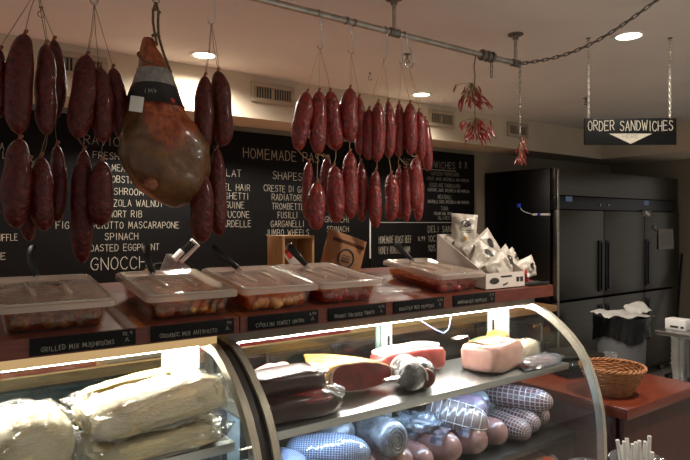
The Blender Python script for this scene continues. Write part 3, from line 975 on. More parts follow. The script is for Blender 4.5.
# ------------------------------------------------------------------ things at the back of the ledge
zl = LZ1
t = thing('wooden_box', 'small open fronted pale wooden box standing behind the pans', 'box', (1.22, 2.11, zl))
x0, x1, y0, y1, z0, z1 = 1.143, 1.296, 2.05, 2.18, zl + .0005, 1.552
MB().box((x0 + .006, (y0 + y1) / 2, (z0 + z1) / 2), (.012, y1 - y0, z1 - z0), b=.001).build('side_panel', M['pale_wood'], t)
MB().box((x1 - .006, (y0 + y1) / 2, (z0 + z1) / 2), (.012, y1 - y0, z1 - z0), b=.001).build('side_panel', M['pale_wood'], t)
MB().box(((x0 + x1) / 2, (y0 + y1) / 2, z1 - .006), (x1 - x0 - .024, y1 - y0, .012), b=.001).build('top_panel', M['pale_wood'], t)
MB().box(((x0 + x1) / 2, (y0 + y1) / 2, z0 + .006), (x1 - x0 - .024, y1 - y0, .012), b=.001).build('bottom_panel', M['pale_wood'], t)
MB().box(((x0 + x1) / 2, y1 - .006, (z0 + z1) / 2), (x1 - x0 - .024, .012, z1 - z0 - .024), b=.001).build('back_panel', M['pale_wood'], t)
t = thing('card_packet', 'white card packet with red print leaning inside the wooden box', 'packet', (1.19, 2.09, z0 + .013))
Mx = RY(-.62)
c = V((1.205, 2.085, z0 + .085))
MB().box(c, (.05, .012, .11), Mx, b=.002).build('packet', M['card'], t)
MB().box(c + Mx @ V((0, -.0066, .022)), (.03, .001, .045), Mx, b=0).build('red_label', M['redprint'], t, smooth=False)

# kraft pack leaning
t = thing('paper_bag', 'brown kraft paper bag with navy ring emblem, tilted beside the wooden box', 'bag', (1.5, 2.16, zl))
cc = P(344, 253, Y=2.16)
ang = R(17)
Mx = RY(ang)
W_, H_, D_ = .225, .17, .05
mb = MB()
rings = []
for i in range(13):
    z = -H_ / 2 + H_ * i / 12
    k = (1 - abs(2 * i / 12 - 1) ** 2.5) * D_ / 2 + .002
    rings.append([cc + Mx @ V((W_ / 2 * cos(a) * (1 if abs(cos(a)) < .9 else 1), -k * sin(a) * (1 + .1 * mnoise.noise(V((a * 2, z * 30, 0)))), z)) for a in [2 * pi * j / 20 for j in range(20)]])
mb.grid(rings)
mb.build('bag_body', M['kraft'], t, ang=70)
mb = MB()
mb.box(cc + Mx @ V((0, -.0215, .046)), (.18, .004, .016), Mx, b=.001)
mb.build('printed_band', M['kraft_print'], t)
mb = MB()
ring = [cc + Mx @ V((.0 + .042 * cos(a), -.027, -.026 + .042 * sin(a))) for a in [2 * pi * j / 28 for j in range(28)]]
mb.tube(ring, .0042, 6, closed=True)
for q in range(3):
    mb.box(cc + Mx @ V((0, -.027, -.014 - .011 * q)), (.046, .002, .004), Mx, b=0)
mb.build('ring_emblem', M['navy'], t)

# ------------------------------------------------------------------ chip carton and bags
cx0, cx1, cy0, cy1 = 1.813, 2.066, 1.572, 1.85
zf, zb = ledge_z(cy0) + .001, ledge_z(cy1) + .001
t = thing('display_carton', 'white cut-away display carton holding the chip bags', 'carton', ((cx0 + cx1) / 2, 1.7, zf))
front_h, back_h = .066, .19
mb = MB().add([V((cx0, cy0, zf)), V((cx1, cy0, zf)), V((cx1, cy0, zf + front_h)), V((cx0, cy0, zf + front_h))], [[0, 1, 2, 3]])
mb.add([V((cx0, cy0 + .003, zf)), V((cx1, cy0 + .003, zf)), V((cx1, cy0 + .003, zf + front_h)), V((cx0, cy0 + .003, zf + front_h))], [[3, 2, 1, 0]])
mb.build('front_panel', M['card'], t, smooth=False)
for xx in (cx0, cx1):
    MB().prism([(cy0, zf), (cy0, zf + front_h), (cy1 - .01, zb + back_h), (cy1, zb + back_h), (cy1, zb)], 'x', xx, xx + .003 * (1 if xx == cx0 else -1)).build('side_panel', M['card'], t, smooth=False)
MB().box(((cx0 + cx1) / 2, cy1 - .0015, zb + back_h / 2), (cx1 - cx0, .003, back_h), b=0).build('back_panel', M['card'], t, smooth=False)
MB().prism([(cy0, zf), (cy0, zf + .003), (cy1, zb + .003), (cy1, zb)], 'x', cx0, cx1).build('bottom_panel', M['card'], t, smooth=False)
mb = MB()
ov = [V((cx0 + .055 + .03 * cos(a), cy0 - .0012, zf + .034 + .013 * sin(a))) for a in [2 * pi * j / 20 for j in range(20)]]
mb.add(ov, [list(range(20))[::-1]])
mb.box((cx0 + .205, cy0 - .001, zf + .034), (.018, .001, .02), b=0); mb.box((cx0 + .23, cy0 - .001, zf + .034), (.018, .001, .02), b=0)
mb.box((cx0 + .125, cy0 - .001, zf + .018), (.03, .001, .006), RY(-.3), b=0)
mb.box((cx0 + .13, cy0 - .001, zf + .05), (.07, .001, .006), b=0)
mb.build('print', M['bag_print'], t, smooth=False)
mb = MB(); text(mb, 'CHIPS', (cx0 - .0012, 1.70, zf + .07), V((0, 1, 0)), V((0, 0, 1)), .05, .012, .0015)
mb.build('side_print', M['grey_print'], t, smooth=False)


def chip_bag(c, rot, label, w=.125, h=.165, d=.05, seed=0, seal=False):
    c = V(c)
    t = thing('chip_bag', label, 'chip bag', c - V((0, 0, h / 2)), 'white chip bags in the display carton')
    mb = MB()
    nx, nz = 16, 18

    def pt(i, j, sgn):
        a, b = i / nx * 2 - 1, j / nz * 2 - 1
        k = max(0, (1 - abs(a) ** 2.6)) ** .6 * max(0, (1 - abs(b) ** 4.5)) ** .7
        wr = 1 + .55 * mnoise.noise(V((a * 2.5, b * 2.5, seed * 3 + sgn))) + .2 * mnoise.noise(V((a * 6, b * 6, seed)))
        crimp = .0016 * sin(j * 0 + i * 2.6) if abs(b) > .86 else 0
        x = a * w / 2 * (1 - .06 * (1 - b * b))
        return c + rot @ V((x, sgn * (d / 2 * k * wr) + crimp, b * h / 2))
    for sgn in (-1, 1):
        rings = [[pt(i, j, sgn) for i in range(nx + 1)] for j in range(nz + 1)]
        if sgn > 0: rings = [r[::-1] for r in rings]
        mb.grid(rings, closed=False)
    mb.build('bag', M['bag'], t, ang=75)
    pr = MB()

    def on(a, b):
        k = max(0, (1 - abs(a) ** 2.6)) ** .6 * max(0, (1 - abs(b) ** 4.5)) ** .7
        wr = 1 + .55 * mnoise.noise(V((a * 2.5, b * 2.5, seed * 3 - 1))) + .2 * mnoise.noise(V((a * 6, b * 6, seed)))
        return c + rot @ V((a * w / 2 * (1 - .06 * (1 - b * b)), -(d / 2 * k * wr) - .0018, b * h / 2))
    pr.add([on(0, .52)] + [on(.42 * cos(q), .52 + .16 * sin(q)) for q in [2 * pi * j / 24 for j in range(24)]], [[0, j + 1, (j + 1) % 24 + 1] for j in range(24)])
    pr.build('brand_oval', M['bag_print'], t)
    pr = MB()
    for b_, s_ in ((.2, .5), (.1, .35), (-.62, .4), (-.7, .3)):
        q = 8
        pr.grid([[on(-s_ + 2 * s_ * k / q, b_ - .015) for k in range(q + 1)], [on(-s_ + 2 * s_ * k / q, b_ + .015) for k in range(q + 1)]], closed=False)
    pr.build('small_print', M['grey_print'], t)
    if seal:
        pr = MB()
        pr.add([on(-.1, -.2)] + [on(-.1 + .14 * cos(q), -.2 + .11 * sin(q)) for q in [2 * pi * j / 20 for j in range(20)]], [[0, j + 1, (j + 1) % 20 + 1] for j in range(20)])
        pr.build('gold_seal', M['gold'], t)


FACE = RZ(-TH * .75)
chip_bag(P(464, 235, Y=1.80), FACE @ RY(.07) @ RX(-.10), 'white chip bag with gold seal standing tallest at the back of the carton', seed=1, seal=True, h=.19)
chip_bag(P(455, 251, Y=1.815), FACE @ RY(.02) @ RX(-.1), 'white chip bag at the back left corner of the carton, half behind the tallest', seed=2, d=.03, h=.13, w=.1)
chip_bag(P(482, 249, Y=1.74), FACE @ RY(1.0) @ RX(-.35), 'white chip bag leaning far right in front of the tallest bag', seed=3, d=.03, h=.18, w=.12)
chip_bag(P(484, 262, Y=1.69), FACE @ RY(.55) @ RX(-.4), 'white chip bag in the middle of the carton with dark oval facing out', seed=4, d=.04)
chip_bag(P(502, 266, Y=1.65), FACE @ RY(1.02) @ RX(-.5), 'white chip bag slumped over the front panel of the carton', seed=5, d=.04, w=.125, h=.185)
chip_bag(P(509, 262, Y=1.73), FACE @ RY(1.2) @ RX(-.7), 'white chip bag lying high at the right of the carton', seed=6, d=.04, w=.10)
chip_bag(P(522, 270, Y=1.70), FACE @ RY(1.30) @ RX(-.4), 'white chip bag hanging over the right side of the carton', seed=7, d=.05, h=.175, w=.10)

# red dispenser and black tray
t = thing('tape_dispenser', 'shiny red rounded dispenser at the right end of the ledge', 'dispenser', (2.16, 1.655, ledge_z(1.655)))
zz = ledge_z(1.655) + .002
MB().lathe([(.004, .056), (.018, .053), (.029, .042), (.034, .026), (.033, .008), (.03, 0)], (2.155, 1.66, zz), 24).build('cover', M['red'], t)
MB().lathe([(.01, .0), (.01, .004)], (2.155, 1.624, zz + .03), 14, RX(pi / 2)).build('hub', M['white_metal'], t)
f = slab_frame(2.085, 1.562)
mb = MB()
mb.box(f(.07, .03, .004), (.14, .06, .006), RX(SLOPE), b=.002)
mb.box(f(.07, .003, .008), (.14, .006, .014), RX(SLOPE), b=.002)
tag(mb.build('black_tray', M['black_plastic']), 'flat black tray lying at the right end of the ledge', 'tray')

# ================================================================== HANGING RAIL
YP, ZP = 1.95, EYE + .434 * 1.95
t = thing('hanging_rail', 'galvanised pipe rail hung from the ceiling, carrying the meats', 'rail', (1.2, YP, ZP))
xe = P(516, 62, Y=YP).x
MB().tube([(-.75, YP, ZP), (xe, YP, ZP)], .0135, 16).build('pipe', M['galv'], t)
for uu, rr in ((394, .008), (515.5, .009)):
    xr = P(uu, 40, Y=YP).x
    MB().tube([(xr, YP, ZP), (xr, YP, 2.6)], rr, 10).build('drop_rod', M['galv'], t)
    MB().lathe([(.04, 0), (.04, -.006), (.016, -.012), (.014, -.03)], (xr, YP, 2.6), 18).build('ceiling_flange', M['iron'], t)
    MB().tube([(xr - .028, YP, ZP), (xr + .028, YP, ZP)], .019, 14).build('tee_fitting', M['iron'], t)
xc = P(487, 56, Y=YP).x
mb = MB().tube([(xc - .05, YP, ZP), (xc - .048, YP, ZP), (xc + .048, YP, ZP), (xc + .05, YP, ZP)], [.018, .021, .021, .018], 14)
for q in (-.035, 0, .035):
    mb.lathe([(.027, -.007), (.029, 0), (.027, .007)], (xc + q, YP, ZP), 12, RY(pi / 2))
mb.build('union_coupling', M['iron'], t)
for uu in (345.5, 354):
    xr = P(uu, 30, Y=YP).x
    MB().tube([(xr - .004, YP, ZP), (xr + .004, YP, ZP)], .0158, 14).build('rust_band', M['iron'], t)


def shook(p_top_x, bottom, label, wide=.012, r=.0023, jr=None):
    """meat hook over the pipe; bottom = lowest point of its lower bend"""
    bottom = V(bottom)
    x = p_top_x
    pts = []
    for k in range(9):
        a = -.6 + (pi + 1.0) * k / 8
        pts.append(V((x, YP + .0165 * cos(a), ZP + .0165 * sin(a))))
    jr = jr or wide
    jc = bottom + V((0, 0, jr))
    pts.append(V((x * .3 + (jc.x + jr) * .7, YP - .008, jc.z + jr * 1.6)))
    for k in range(8):
        a = .2 - (pi + .1) * k / 7
        pts.append(jc + V((jr * cos(a), 0, jr * sin(a))))
    tag(MB().tube(pts, r, 8).build('meat_hook', M['chrome'], ang=80), label, 'hook', 'steel hooks over the pipe rail')
    return bottom + V((0, 0, r))


HK = {}
HK['A'] = shook(P(38, -50, Y=YP).x, P(37, -9, Y=YP), 'steel meat hook above the frame, holding the far left sausages')
HK['B'] = shook(P(95, -40, Y=YP).x, P(94, 4, Y=YP), 'steel meat hook holding the sausages just left of the ham', r=.0035)
HK['C'] = shook(P(155, -25, Y=YP).x, P(156, 3, Y=YP), 'steel meat hook holding the rope of the ham')
HK['D'] = shook(P(213, -10, Y=YP).x, P(211, 24, Y=YP), 'steel meat hook holding the sausages just right of the ham')
HK['E'] = shook(P(318, 12, Y=YP).x, P(320, 49, Y=YP), 'steel meat hook over the pipe, first one fully in view from the left', .014)
HK['F'] = shook(P(347.5, 19, Y=YP).x, P(351, 53.5, Y=YP), 'steel meat hook over the pipe, second one fully in view from the left', .015)
HK['G'] = shook(P(385, 27, Y=YP).x, P(384, 60, Y=YP), 'steel meat hook over the pipe just left of the drop rod', .006)
HK['H'] = shook(P(398.5, 31, Y=YP).x, P(401, 63.5, Y=YP), 'steel meat hook over the pipe just right of the drop rod', .009)
HK['I'] = shook(P(403.5, 33, Y=YP).x, P(409, 68, Y=YP), 'largest steel meat hook with a wide round lower bend', .026, .0034)

# ------------------------------------------------------------------ sausages
SG = 'dry sausages hanging on twine from the pipe rail'


def sausage(ut, vt, ub, vb, w, dy, hook, label, dark=False, seed=0, double=False):
    y = YP + dy
    a, b = P(ut, vt, Y=y), P(ub, vb, Y=y)
    r = w / 2 * depth((a + b) / 2) / FPX
    t = thing('sausage', label, 'sausage', b, SG)
    rnd = random.Random(seed)
    mb = MB()
    mb.roll(a, b, r * 1.02, p=2.4 + rnd.random() * 1.0, lump=.11, seed=seed, bend=rnd.uniform(-.12, .12) * r * 2, wr=.03, taper=rnd.uniform(.06, .24), fr=11)
    mb.build('casing', M['salami_dark_shaded'] if dark else M['salami'], t, ang=80)
    ax = (a - b).normalized()
    MB().tube([a - ax * .004, a + ax * .004, a + ax * .010 + V((.004, 0, 0)), a + ax * .013 + V((.007, 0, 0))], [.0065, .0045, .006, .003], 8).build('tied_end', M['tie'], t)
    h = HK[hook] if isinstance(hook, str) else V(hook)
    tw = MB()
    tw.tube([h, (h + a) / 2 + V((rnd.uniform(-.004, .004), 0, 0)), a + ax * .008], .0011, 5)
    if double:
        tw.tube([h + V((.004, .002, 0)), (h + a) / 2 + V((.007, 0, 0)), a + V((.004, 0, .006))], .0009, 5)
    tw.build('twine', M['twine_dark'] if dark else M['twine'], t)
    return b


S = {}
n_ = 0
for key, ut, vt, ub, vb, w, dy, hk, dark, dbl, lab in [
    ('A0', 0, 50, -2, 118, 15, .0, 'A', 1, 0, 'dark sausage cut off by the left edge of the view'),
    ('A1', 25, 34, 18, 134, 25, -.03, 'A', 1, 0, 'large dark sausage at far left, upper row, nearest the left edge in full'),
    ('A2', 46, 44, 46, 135, 20, -.01, 'A', 1, 1, 'dark sausage in the far left bunch, upper row, at the middle front'),
    ('A3', 54, 40, 56, 118, 17, .05, 'A', 1, 0, 'dark sausage at the back right of the far left bunch, before the vent'),
    ('A4', 20, 139, 16, 228, 26, -.03, 'A1', 1, 0, 'stout dark sausage at far left, lower row, left of two in front'),
    ('A5', 41, 157, 44, 231, 22, -.01, 'A2', 1, 1, 'dark sausage at far left, lower row, right of two in front'),
    ('A6', 57, 145, 57, 222, 16, .06, 'A3', 1, 0, 'shadowy sausage at the back of the far left lower row'),
    ('A7', 30, 160, 29, 241, 18, .05, 'A1', 1, 0, 'shadowy sausage whose rounded tip shows lowest behind the far left pair'),
    ('B1', 87, 55, 77, 138, 25, -.02, 'B', 1, 1, 'dark mouldy sausage left of the ham, upper row, left of three'),
    ('B2', 99, 67, 103, 142, 21, -.01, 'B', 1, 0, 'dark sausage left of the ham, upper row, middle of three'),
    ('B3', 113, 68, 124, 140, 19, .03, 'B', 1, 0, 'dark sausage touching the ham, upper row, right of three'),
    ('B4', 102, 161, 101, 226, 23, -.02, 'B2', 1, 0, 'plump sausage left of the ham, lower row, over the ravioli list'),
    ('B5', 84, 150, 82, 263, 21, .03, 'B1', 1, 1, 'longest sausage, dark and low, left of the ham over the word gnocchi'),
    ('D1', 205, 76, 204, 152, 19, -.01, 'D', 1, 1, 'sausage right of the ham, upper row, left of two'),
    ('D2', 218, 71, 223, 146, 21, .0, 'D', 1, 1, 'sausage right of the ham, upper row, right of two, before the downlight'),
    ('D3', 202, 172, 201, 243, 22, -.03, 'D1', 1, 0, 'sausage right of the ham, lower row, left of two and lower'),
    ('D4', 217, 149, 219, 236, 18, .02, 'D2', 1, 0, 'slender sausage right of the ham, lower row, right of two'),
    ('E1', 307, 92, 298, 150, 18.5, -.02, 'E', 0, 0, 'red sausage on the first full hook, upper row, left of three'),
    ('E2', 319, 91, 318, 154, 17.5, -.03, 'E', 0, 0, 'red sausage on the first full hook, upper row, middle of three'),
    ('E3', 330, 91, 336, 150, 19, .0, 'E', 0, 1, 'red sausage on the first full hook, upper row, right of three, tilted'),
    ('E4', 317, 182, 316, 230, 18.5, -.03, 'E2', 0, 0, 'short plump sausage hanging lowest under the first full hook'),
    ('E5', 334, 166, 336, 223, 17.5, -.02, 'E3', 0, 0, 'red sausage in the lower row under the tilted one of the first full hook'),
    ('E6', 309, 162, 308, 220, 11, .05, 'E1', 0, 0, 'thin sausage at the back left of the lower row of the first full hook'),
    ('E7', 327, 158, 326, 212, 12, .05, 'E2', 0, 0, 'sausage glimpsed between the two lower ones of the first full hook'),
    ('F1', 350, 88, 350, 142, 18.5, -.03, 'F', 0, 1, 'bright red sausage hanging alone at front on the second full hook'),
    ('F2', 359, 97, 360, 155, 12, .03, 'F', 0, 0, 'sausage half hidden behind the front one on the second full hook'),
    ('F3', 350, 152, 350, 219, 16.5, -.03, 'F1', 0, 0, 'bright red sausage in the lower row of the second full hook, at left'),
    ('F4', 361, 162, 362, 222, 11.5, .03, 'F2', 0, 0, 'slender sausage in the lower row of the second full hook, at right'),
    ('G1', 369, 109, 368.5, 160, 12.5, .0, 'G', 0, 0, 'leftmost sausage of the dense right bunch, upper row'),
    ('G2', 378, 102, 377, 162, 14, -.03, 'G', 0, 0, 'second sausage from left in the dense right bunch, upper row, at front'),
    ('G3', 388, 101, 389, 158, 13.5, -.01, 'G', 0, 1, 'third sausage from left in the dense right bunch, upper row'),
    ('H1', 399, 103, 399, 157, 12.5, .02, 'H', 0, 0, 'fourth sausage from left in the dense right bunch, upper row'),
    ('H2', 410, 103, 411, 155, 14, -.02, 'H', 0, 0, 'fifth sausage from left in the dense right bunch, upper row, at front'),
    ('I1', 419, 111, 421, 160, 12.5, .0, 'I', 0, 0, 'sixth sausage from left in the dense right bunch, upper row'),
    ('I2', 425, 119, 428, 171, 12, .03, 'I', 0, 0, 'rightmost sausage of all, before the vent'),
    ('G4', 376, 171, 376, 228, 13, -.02, 'G2', 0, 0, 'sausage hanging lowest at left in the lower row of the dense right bunch'),
    ('G5', 391, 174, 391, 221, 14, -.03, 'G3', 0, 0, 'plump sausage second from left in the lower row of the dense right bunch'),
    ('H3', 399, 168, 400, 219, 11, .03, 'H1', 0, 0, 'thin sausage behind the middle of the lower row of the dense right bunch'),
    ('H4', 407, 167, 406, 222, 11, .0, 'H1', 0, 0, 'thin sausage right of middle in the lower row of the dense right bunch'),
    ('H5', 416, 158, 415, 210, 14, -.02, 'H2', 0, 0, 'rightmost plump sausage in the lower row of the dense right bunch'),
    ('I3', 419, 170, 418, 221, 10, .04, 'I1', 0, 0, 'sausage tip showing below the rightmost lower row sausage'),
]:
    n_ += 1
    src = hk if len(hk) == 1 else S[hk]
    S[key] = sausage(ut, vt, ub, vb, w, dy, src, lab, bool(dark), n_, bool(dbl))

# ------------------------------------------------------------------ ham
t = thing('cured_ham', 'whole cured ham on the bone with black and silver band, hung by a rope', 'ham', P(175, 205, Y=YP))
OUT = [(38, 144, 152), (42, 141.5, 155), (50, 140.5, 159), (60, 139, 164.5), (72, 137.5, 171), (85, 134, 175.5), (98, 130.5, 179), (112, 127.5, 186), (124, 124, 196),
       (136, 121.5, 203.5), (148, 120.5, 208), (160, 121, 209.5), (172, 125.5, 208.5), (183, 132.5, 204.5), (192, 142, 199), (200, 155, 192), (205, 166, 184), (207.5, 172, 178)]


def ham_ring(v, uL, uR, grow=0, n=40):
    a, b = P(uL, v, Y=YP), P(uR, v, Y=YP)
    c_, hw = (a + b) / 2, (b.x - a.x) / 2 + grow
    dd = min(hw * .78, .095) + grow
    ring = []
    for j in range(n):
        q = 2 * pi * j / n
        p = c_ + V((hw * cos(q), dd * sin(q), 0))
        k = .02 * mnoise.noise(p * 14) + .012 * mnoise.noise(p * 34)
        p += V((cos(q), sin(q), 0)) * k * (.4 if grow else .6)
        ring.append(p)
    return ring


def out_at(v):
    for (v0, l0, r0), (v1, l1, r1) in zip(OUT, OUT[1:]):
        if v0 <= v <= v1:
            k = (v - v0) / (v1 - v0)
            return l0 + (l1 - l0) * k, r0 + (r1 - r0) * k
    return OUT[-1][1:]


vs = [38 + (207.5 - 38) * i / 44 for i in range(45)]
mb = MB().grid([ham_ring(v, *out_at(v)) for v in vs])
vals = []
for p_ in mb.v:
    d_ = depth(p_)
    uu = CU + FPX * (CS * p_.x - SN * p_.y) / d_; vv = CV - FPX * (p_.z - EYE) / d_
    lim = 152 - abs(uu - 168) * .5 + 14 * mnoise.noise(p_ * 16)
    k_ = min(max((lim - vv) / 10, 0), 1) * min(max((uu - (136 + max(0, vv - 106) * .45)) / 6, 0), 1)
    if p_.y > YP + .02: k_ = 0
    vals.append(k_)
hb_ = mb.build('ham_body', M['ham'], t, ang=80)
at_ = hb_.data.attributes.new('lean', 'FLOAT', 'POINT')
for k_, q in enumerate(vals): at_.data[k_].value = q
c_ = P(151, 184, Y=YP - .075)
MB().blob(c_, (.022, .016, .02), None, .9, .9, .1).build('bone_knob', M['tie'], t)


def band(name, v0, v1, mat, q0=0, q1=40, n=40):
    rings = []
    for k in range(5):
        v = v0 + (v1 - v0) * k / 4
        rr = ham_ring(v, *out_at(v), grow=.004, n=n)
        rings.append(rr)
    return MB().grid(rings, closed=True, caps=False).build(name, mat, t, ang=80)


band('silver_band', 70, 86, M['silver'])
band('black_band', 86, 106, M['blackband'])
mb = MB()
for k, ch in enumerate('IMW'):
    a = P(143 + k * 5.5, 92.5, Y=YP - .066)
    text(mb, ch, a, V((1, 0, 0)), V((0, 0, 1)), .013, .013, .0016)
mb.build('band_lettering', M['chalkdim'], t, smooth=False)
a = P(136.5, 104, Y=YP - .06)
MB().box(a, (.042, .003, .05), RZ(-.5) @ RY(.12), b=.001).build('paper_tag', M['paper'], t)
a = P(172, 101, Y=YP - .068)
MB().lathe([(.009, 0), (.009, .002)], a, 16, RX(pi / 2)).build('red_seal', M['redprint'], t)
mb = MB()
hk = HK['C']
top = P(157, 42, Y=YP)
mb.tube([hk, hk + V((-.010, 0, -.03)), P(153, 22, Y=YP), P(155, 35, Y=YP - .01), P(157, 45, Y=YP - .035)], .0045, 8)
mb.tube([hk, hk + V((.008, 0, -.03)), P(158, 22, Y=YP), P(158.5, 36, Y=YP - .01), P(164, 55, Y=YP - .05), P(171, 72, Y=YP - .06)], .0045, 8)
mb.tube([P(152, 11, Y=YP), P(157, 9, Y=YP - .006), P(160, 13, Y=YP)], .005, 8)
mb.tube([P(152, 36, Y=YP - .012), P(156, 34, Y=YP - .012), P(160, 37, Y=YP - .012)], .005, 8)
ln = [p_ for p_ in ham_ring(58, *out_at(58), grow=.004, n=24)]
mb.tube([p_ + V((0, 0, .03 * sin(2 * pi * j / 24))) for j, p_ in enumerate(ln)], .0035, 7, closed=True)
mb.build('rope', M['rope'], t, ang=80)

# ------------------------------------------------------------------ chains
def chain(mb, pts, link=.03, w=.010, r=.0022):
    pts = [V(p) for p in pts]
    segs = [(b - a).length for a, b in zip(pts, pts[1:])]
    L = sum(segs)
    n = max(1, int(L / (link * .78)))

    def at(s):
        for a, b, l in zip(pts, pts[1:], segs):
            if s <= l: return a + (b - a) * (s / l)
            s -= l
        return pts[-1]
    for i in range(n):
        a, b = at(L * i / n), at(L * (i + 1) / n)
        ax = (b - a).normalized(); c_ = (a + b) / 2
        up = V((0, 1, 0)) if abs(ax.y) < .8 else V((0, 0, 1))
        n1 = (up - ax * up.dot(ax)).normalized(); n2 = ax.cross(n1)
        s_ = n1 if i % 2 else n2
        loop = []
        hl = link / 2 - w / 2
        for k in range(12):
            q = 2 * pi * k / 12
            loop.append(c_ + ax * (hl * (1 if cos(q) >= 0 else -1) + w / 2 * cos(q)) + s_ * (w / 2 * sin(q)))
        mb.tube(loop, r, 5, closed=True)
    return mb


te = V((xe + .015, YP, ZP))
ca = P(662, -4, Z=2.599)
pts = [te + (ca - te) * (k / 14) - V((0, 0, .07 * sin(pi * k / 14))) for k in range(15)]
pts[0].z += 0
tag(chain(MB(), pts, .036, .014, .003).build('chain', M['iron']), 'long grey chain swagged from the pipe end up to the ceiling at right', 'chain')
a = P(493, 62, Y=YP - .01)
tag(chain(MB(), [(a.x, YP - .0, ZP - .015), (a.x, YP, P(493, 78, Y=YP).z)], .03, .012, .0026).build('chain', M['iron']), 'short loose chain end dangling beside the large chili bunch', 'chain')
cxs = P(520, 70, Y=YP).x
czb = P(521, 138, Y=YP).z
tag(chain(MB(), [(cxs, YP, ZP - .016), (cxs, YP, czb)], .034, .012, .0024).build('chain', M['chrome']), 'straight hanging chain that holds the small chili bunch', 'chain')

# ------------------------------------------------------------------ chili bunches
def chili(mb, base, d, L, r, seed):
    rnd = random.Random(seed)
    d = V(d).normalized()
    side = d.cross(V((rnd.uniform(-1, 1), rnd.uniform(-1, 1), .3))).normalized()
    pts, rs = [], []
    for i in range(8):
        q = i / 7
        pts.append(V(base) + d * (L * q) + side * (.14 * L * sin(pi * q)))
        rs.append(max(.0006, r * (.55 + .6 * q if q < .35 else .76 * (1 - ((q - .35) / .65) ** 1.6) + .03)))
    mb.tube(pts, rs, 7)


def chili_bunch(name, label, loc, cord, clusters, seed, L=.06, sc=1.0):
    t = thing(name, label, 'chili peppers', loc, 'bunches of dried red chilies')
    rnd = random.Random(seed)
    MB().tube(cord, .003 * sc, 7).build('braided_stem', M['stem'], t)
    k = 0
    for (u0, v0, uw, vh, cnt) in clusters:
        tw = MB()
        for i in range(cnt):
            y = YP + rnd.uniform(-.04, .03)
            b = P(u0 + rnd.gauss(0, uw * .22), v0 + rnd.uniform(-.5, .25) * vh, Y=y)
            cx_ = P(u0, v0 - vh * .5, Y=YP)
            out = (b - cx_); out.z = 0
            dr = out.normalized() * rnd.uniform(.2, .7) + V((rnd.uniform(-.3, .3), rnd.uniform(-.3, .1), -rnd.uniform(.5, 1)))
            mb = MB(); chili(mb, b, dr, L * rnd.uniform(.7, 1.2), .0062 * sc, seed * 50 + k)
            mb.build('chili', M['chili'], t, ang=80)
            tw.tube([cx_ + V((0, 0, .01)), (cx_ + b) / 2 + V((0, 0, .008)), b], .0012, 5)
            k += 1
        tw.build('chili_stalks', M['stem'], t)
    return t


cord = [(P(476, 57, Y=YP).x, YP, ZP), P(474, 66, Y=YP - .016), P(475, 76, Y=YP - .01), P(474, 90, Y=YP), P(475, 106, Y=YP), P(475, 122, Y=YP)]
chili_bunch('chili_bunch', 'large two tier bunch of dried red chilies hung from the pipe coupling', P(475, 149, Y=YP), cord,
            [(471, 97, 40, 24, 40), (476, 132, 38, 24, 50)], 3, L=.055)
mb = MB()
cord = [(cxs, YP, czb + .004), P(521, 144, Y=YP), P(522, 156, Y=YP), P(522, 165, Y=YP)]
chili_bunch('chili_bunch', 'small narrow bunch of dried red chilies on the end of a chain', P(522, 174, Y=YP), cord,
            [(522, 146, 12, 14, 14), (521, 158, 10, 16, 14)], 5, L=.04, sc=.85)

# ------------------------------------------------------------------ hanging sign
SD = 3.09
sc_ = P(630, 131.5, d=SD)
rt = V((CS, -SN, 0)); fw = V((SN, CS, 0))
RF = RZ(-TH)
t = thing('hanging_sign', 'black hanging sign reading order sandwiches here over a white arrow', 'sign', P(630, 145, d=SD))
sw, sh = 92 * SD / FPX, 26.6 * SD / FPX
MB().box(sc_, (sw, .012, sh), RF, b=.002).build('panel', M['tag'], t)
words('ORDER SANDWICHES', sc_ + rt * (-sw * .46) - fw * .0068 + V((0, 0, sh * .03)), rt, V((0, 0, 1)), sw * .92, sh * .36, .004, M['chalk'], t, jit=.15)
mb = MB()
a = sc_ - fw * .0066
mb.add([a + rt * (-.235 * sw) + V((0, 0, -.085 * sh)), a + rt * (.0 * sw) + V((0, 0, -.47 * sh)), a + rt * (.235 * sw) + V((0, 0, -.085 * sh))], [[0, 1, 2]])
mb.build('arrow', M['chalk'], t, smooth=False)
mb = MB(); text(mb, 'HERE', a - fw * .0006 + rt * (-.085 * sw) + V((0, 0, -.25 * sh)), rt, V((0, 0, 1)), .17 * sw, sh * .13, .0022)
mb.build('arrow_lettering', M['grey_print'], t, smooth=False)
for uu in (588.3, 670):
    tp = P(uu, 118, d=SD)
    chain(MB(), [tp, V((tp.x, tp.y, 2.6))], .022, .010, .0019).build('chain', M['beads'], t)
    MB().lathe([(.012, 0), (.012, -.004), (.004, -.008)], (tp.x, tp.y, 2.6), 12).build('ceiling_eye', M['iron'], t)

# ================================================================== KITCHEN BEHIND
# tall reach-in refrigerator
FX0, FX1, FY, FYB, FZ = 4.41, 6.64, 3.05, 3.83, 2.1
t = thing('refrigerator', 'tall dark stainless steel three section reach-in refrigerator', 'refrigerator', ((FX0 + FX1) / 2, 3.44, 0))
MB().box(((FX0 + FX1) / 2, (FY + FYB) / 2 + .02, .08 + (FZ - .08) / 2), (FX1 - FX0, FYB - FY - .04, FZ - .08), b=.006).build('cabinet', M['side_steel'], t)
for xx in (FX0 + .1, FX1 - .1):
    for yy in (FY + .12, FYB - .1):
        MB().lathe([(.03, 0), (.03, .05), (.02, .055), (.02, .082)], (xx, yy, 0), 14).build('foot', M['iron'], t)
MB().box(((FX0 + FX1) / 2, FY + .012, 2.1 - .125), (FX1 - FX0, .05, .24), b=.006).build('top_panel', M['dark_steel'], t)
MB().box(((FX0 + FX1) / 2, FY + .01, 1.79), (FX1 - FX0, .05, .118), b=.004).build('control_strip', M['black_plastic'], t)
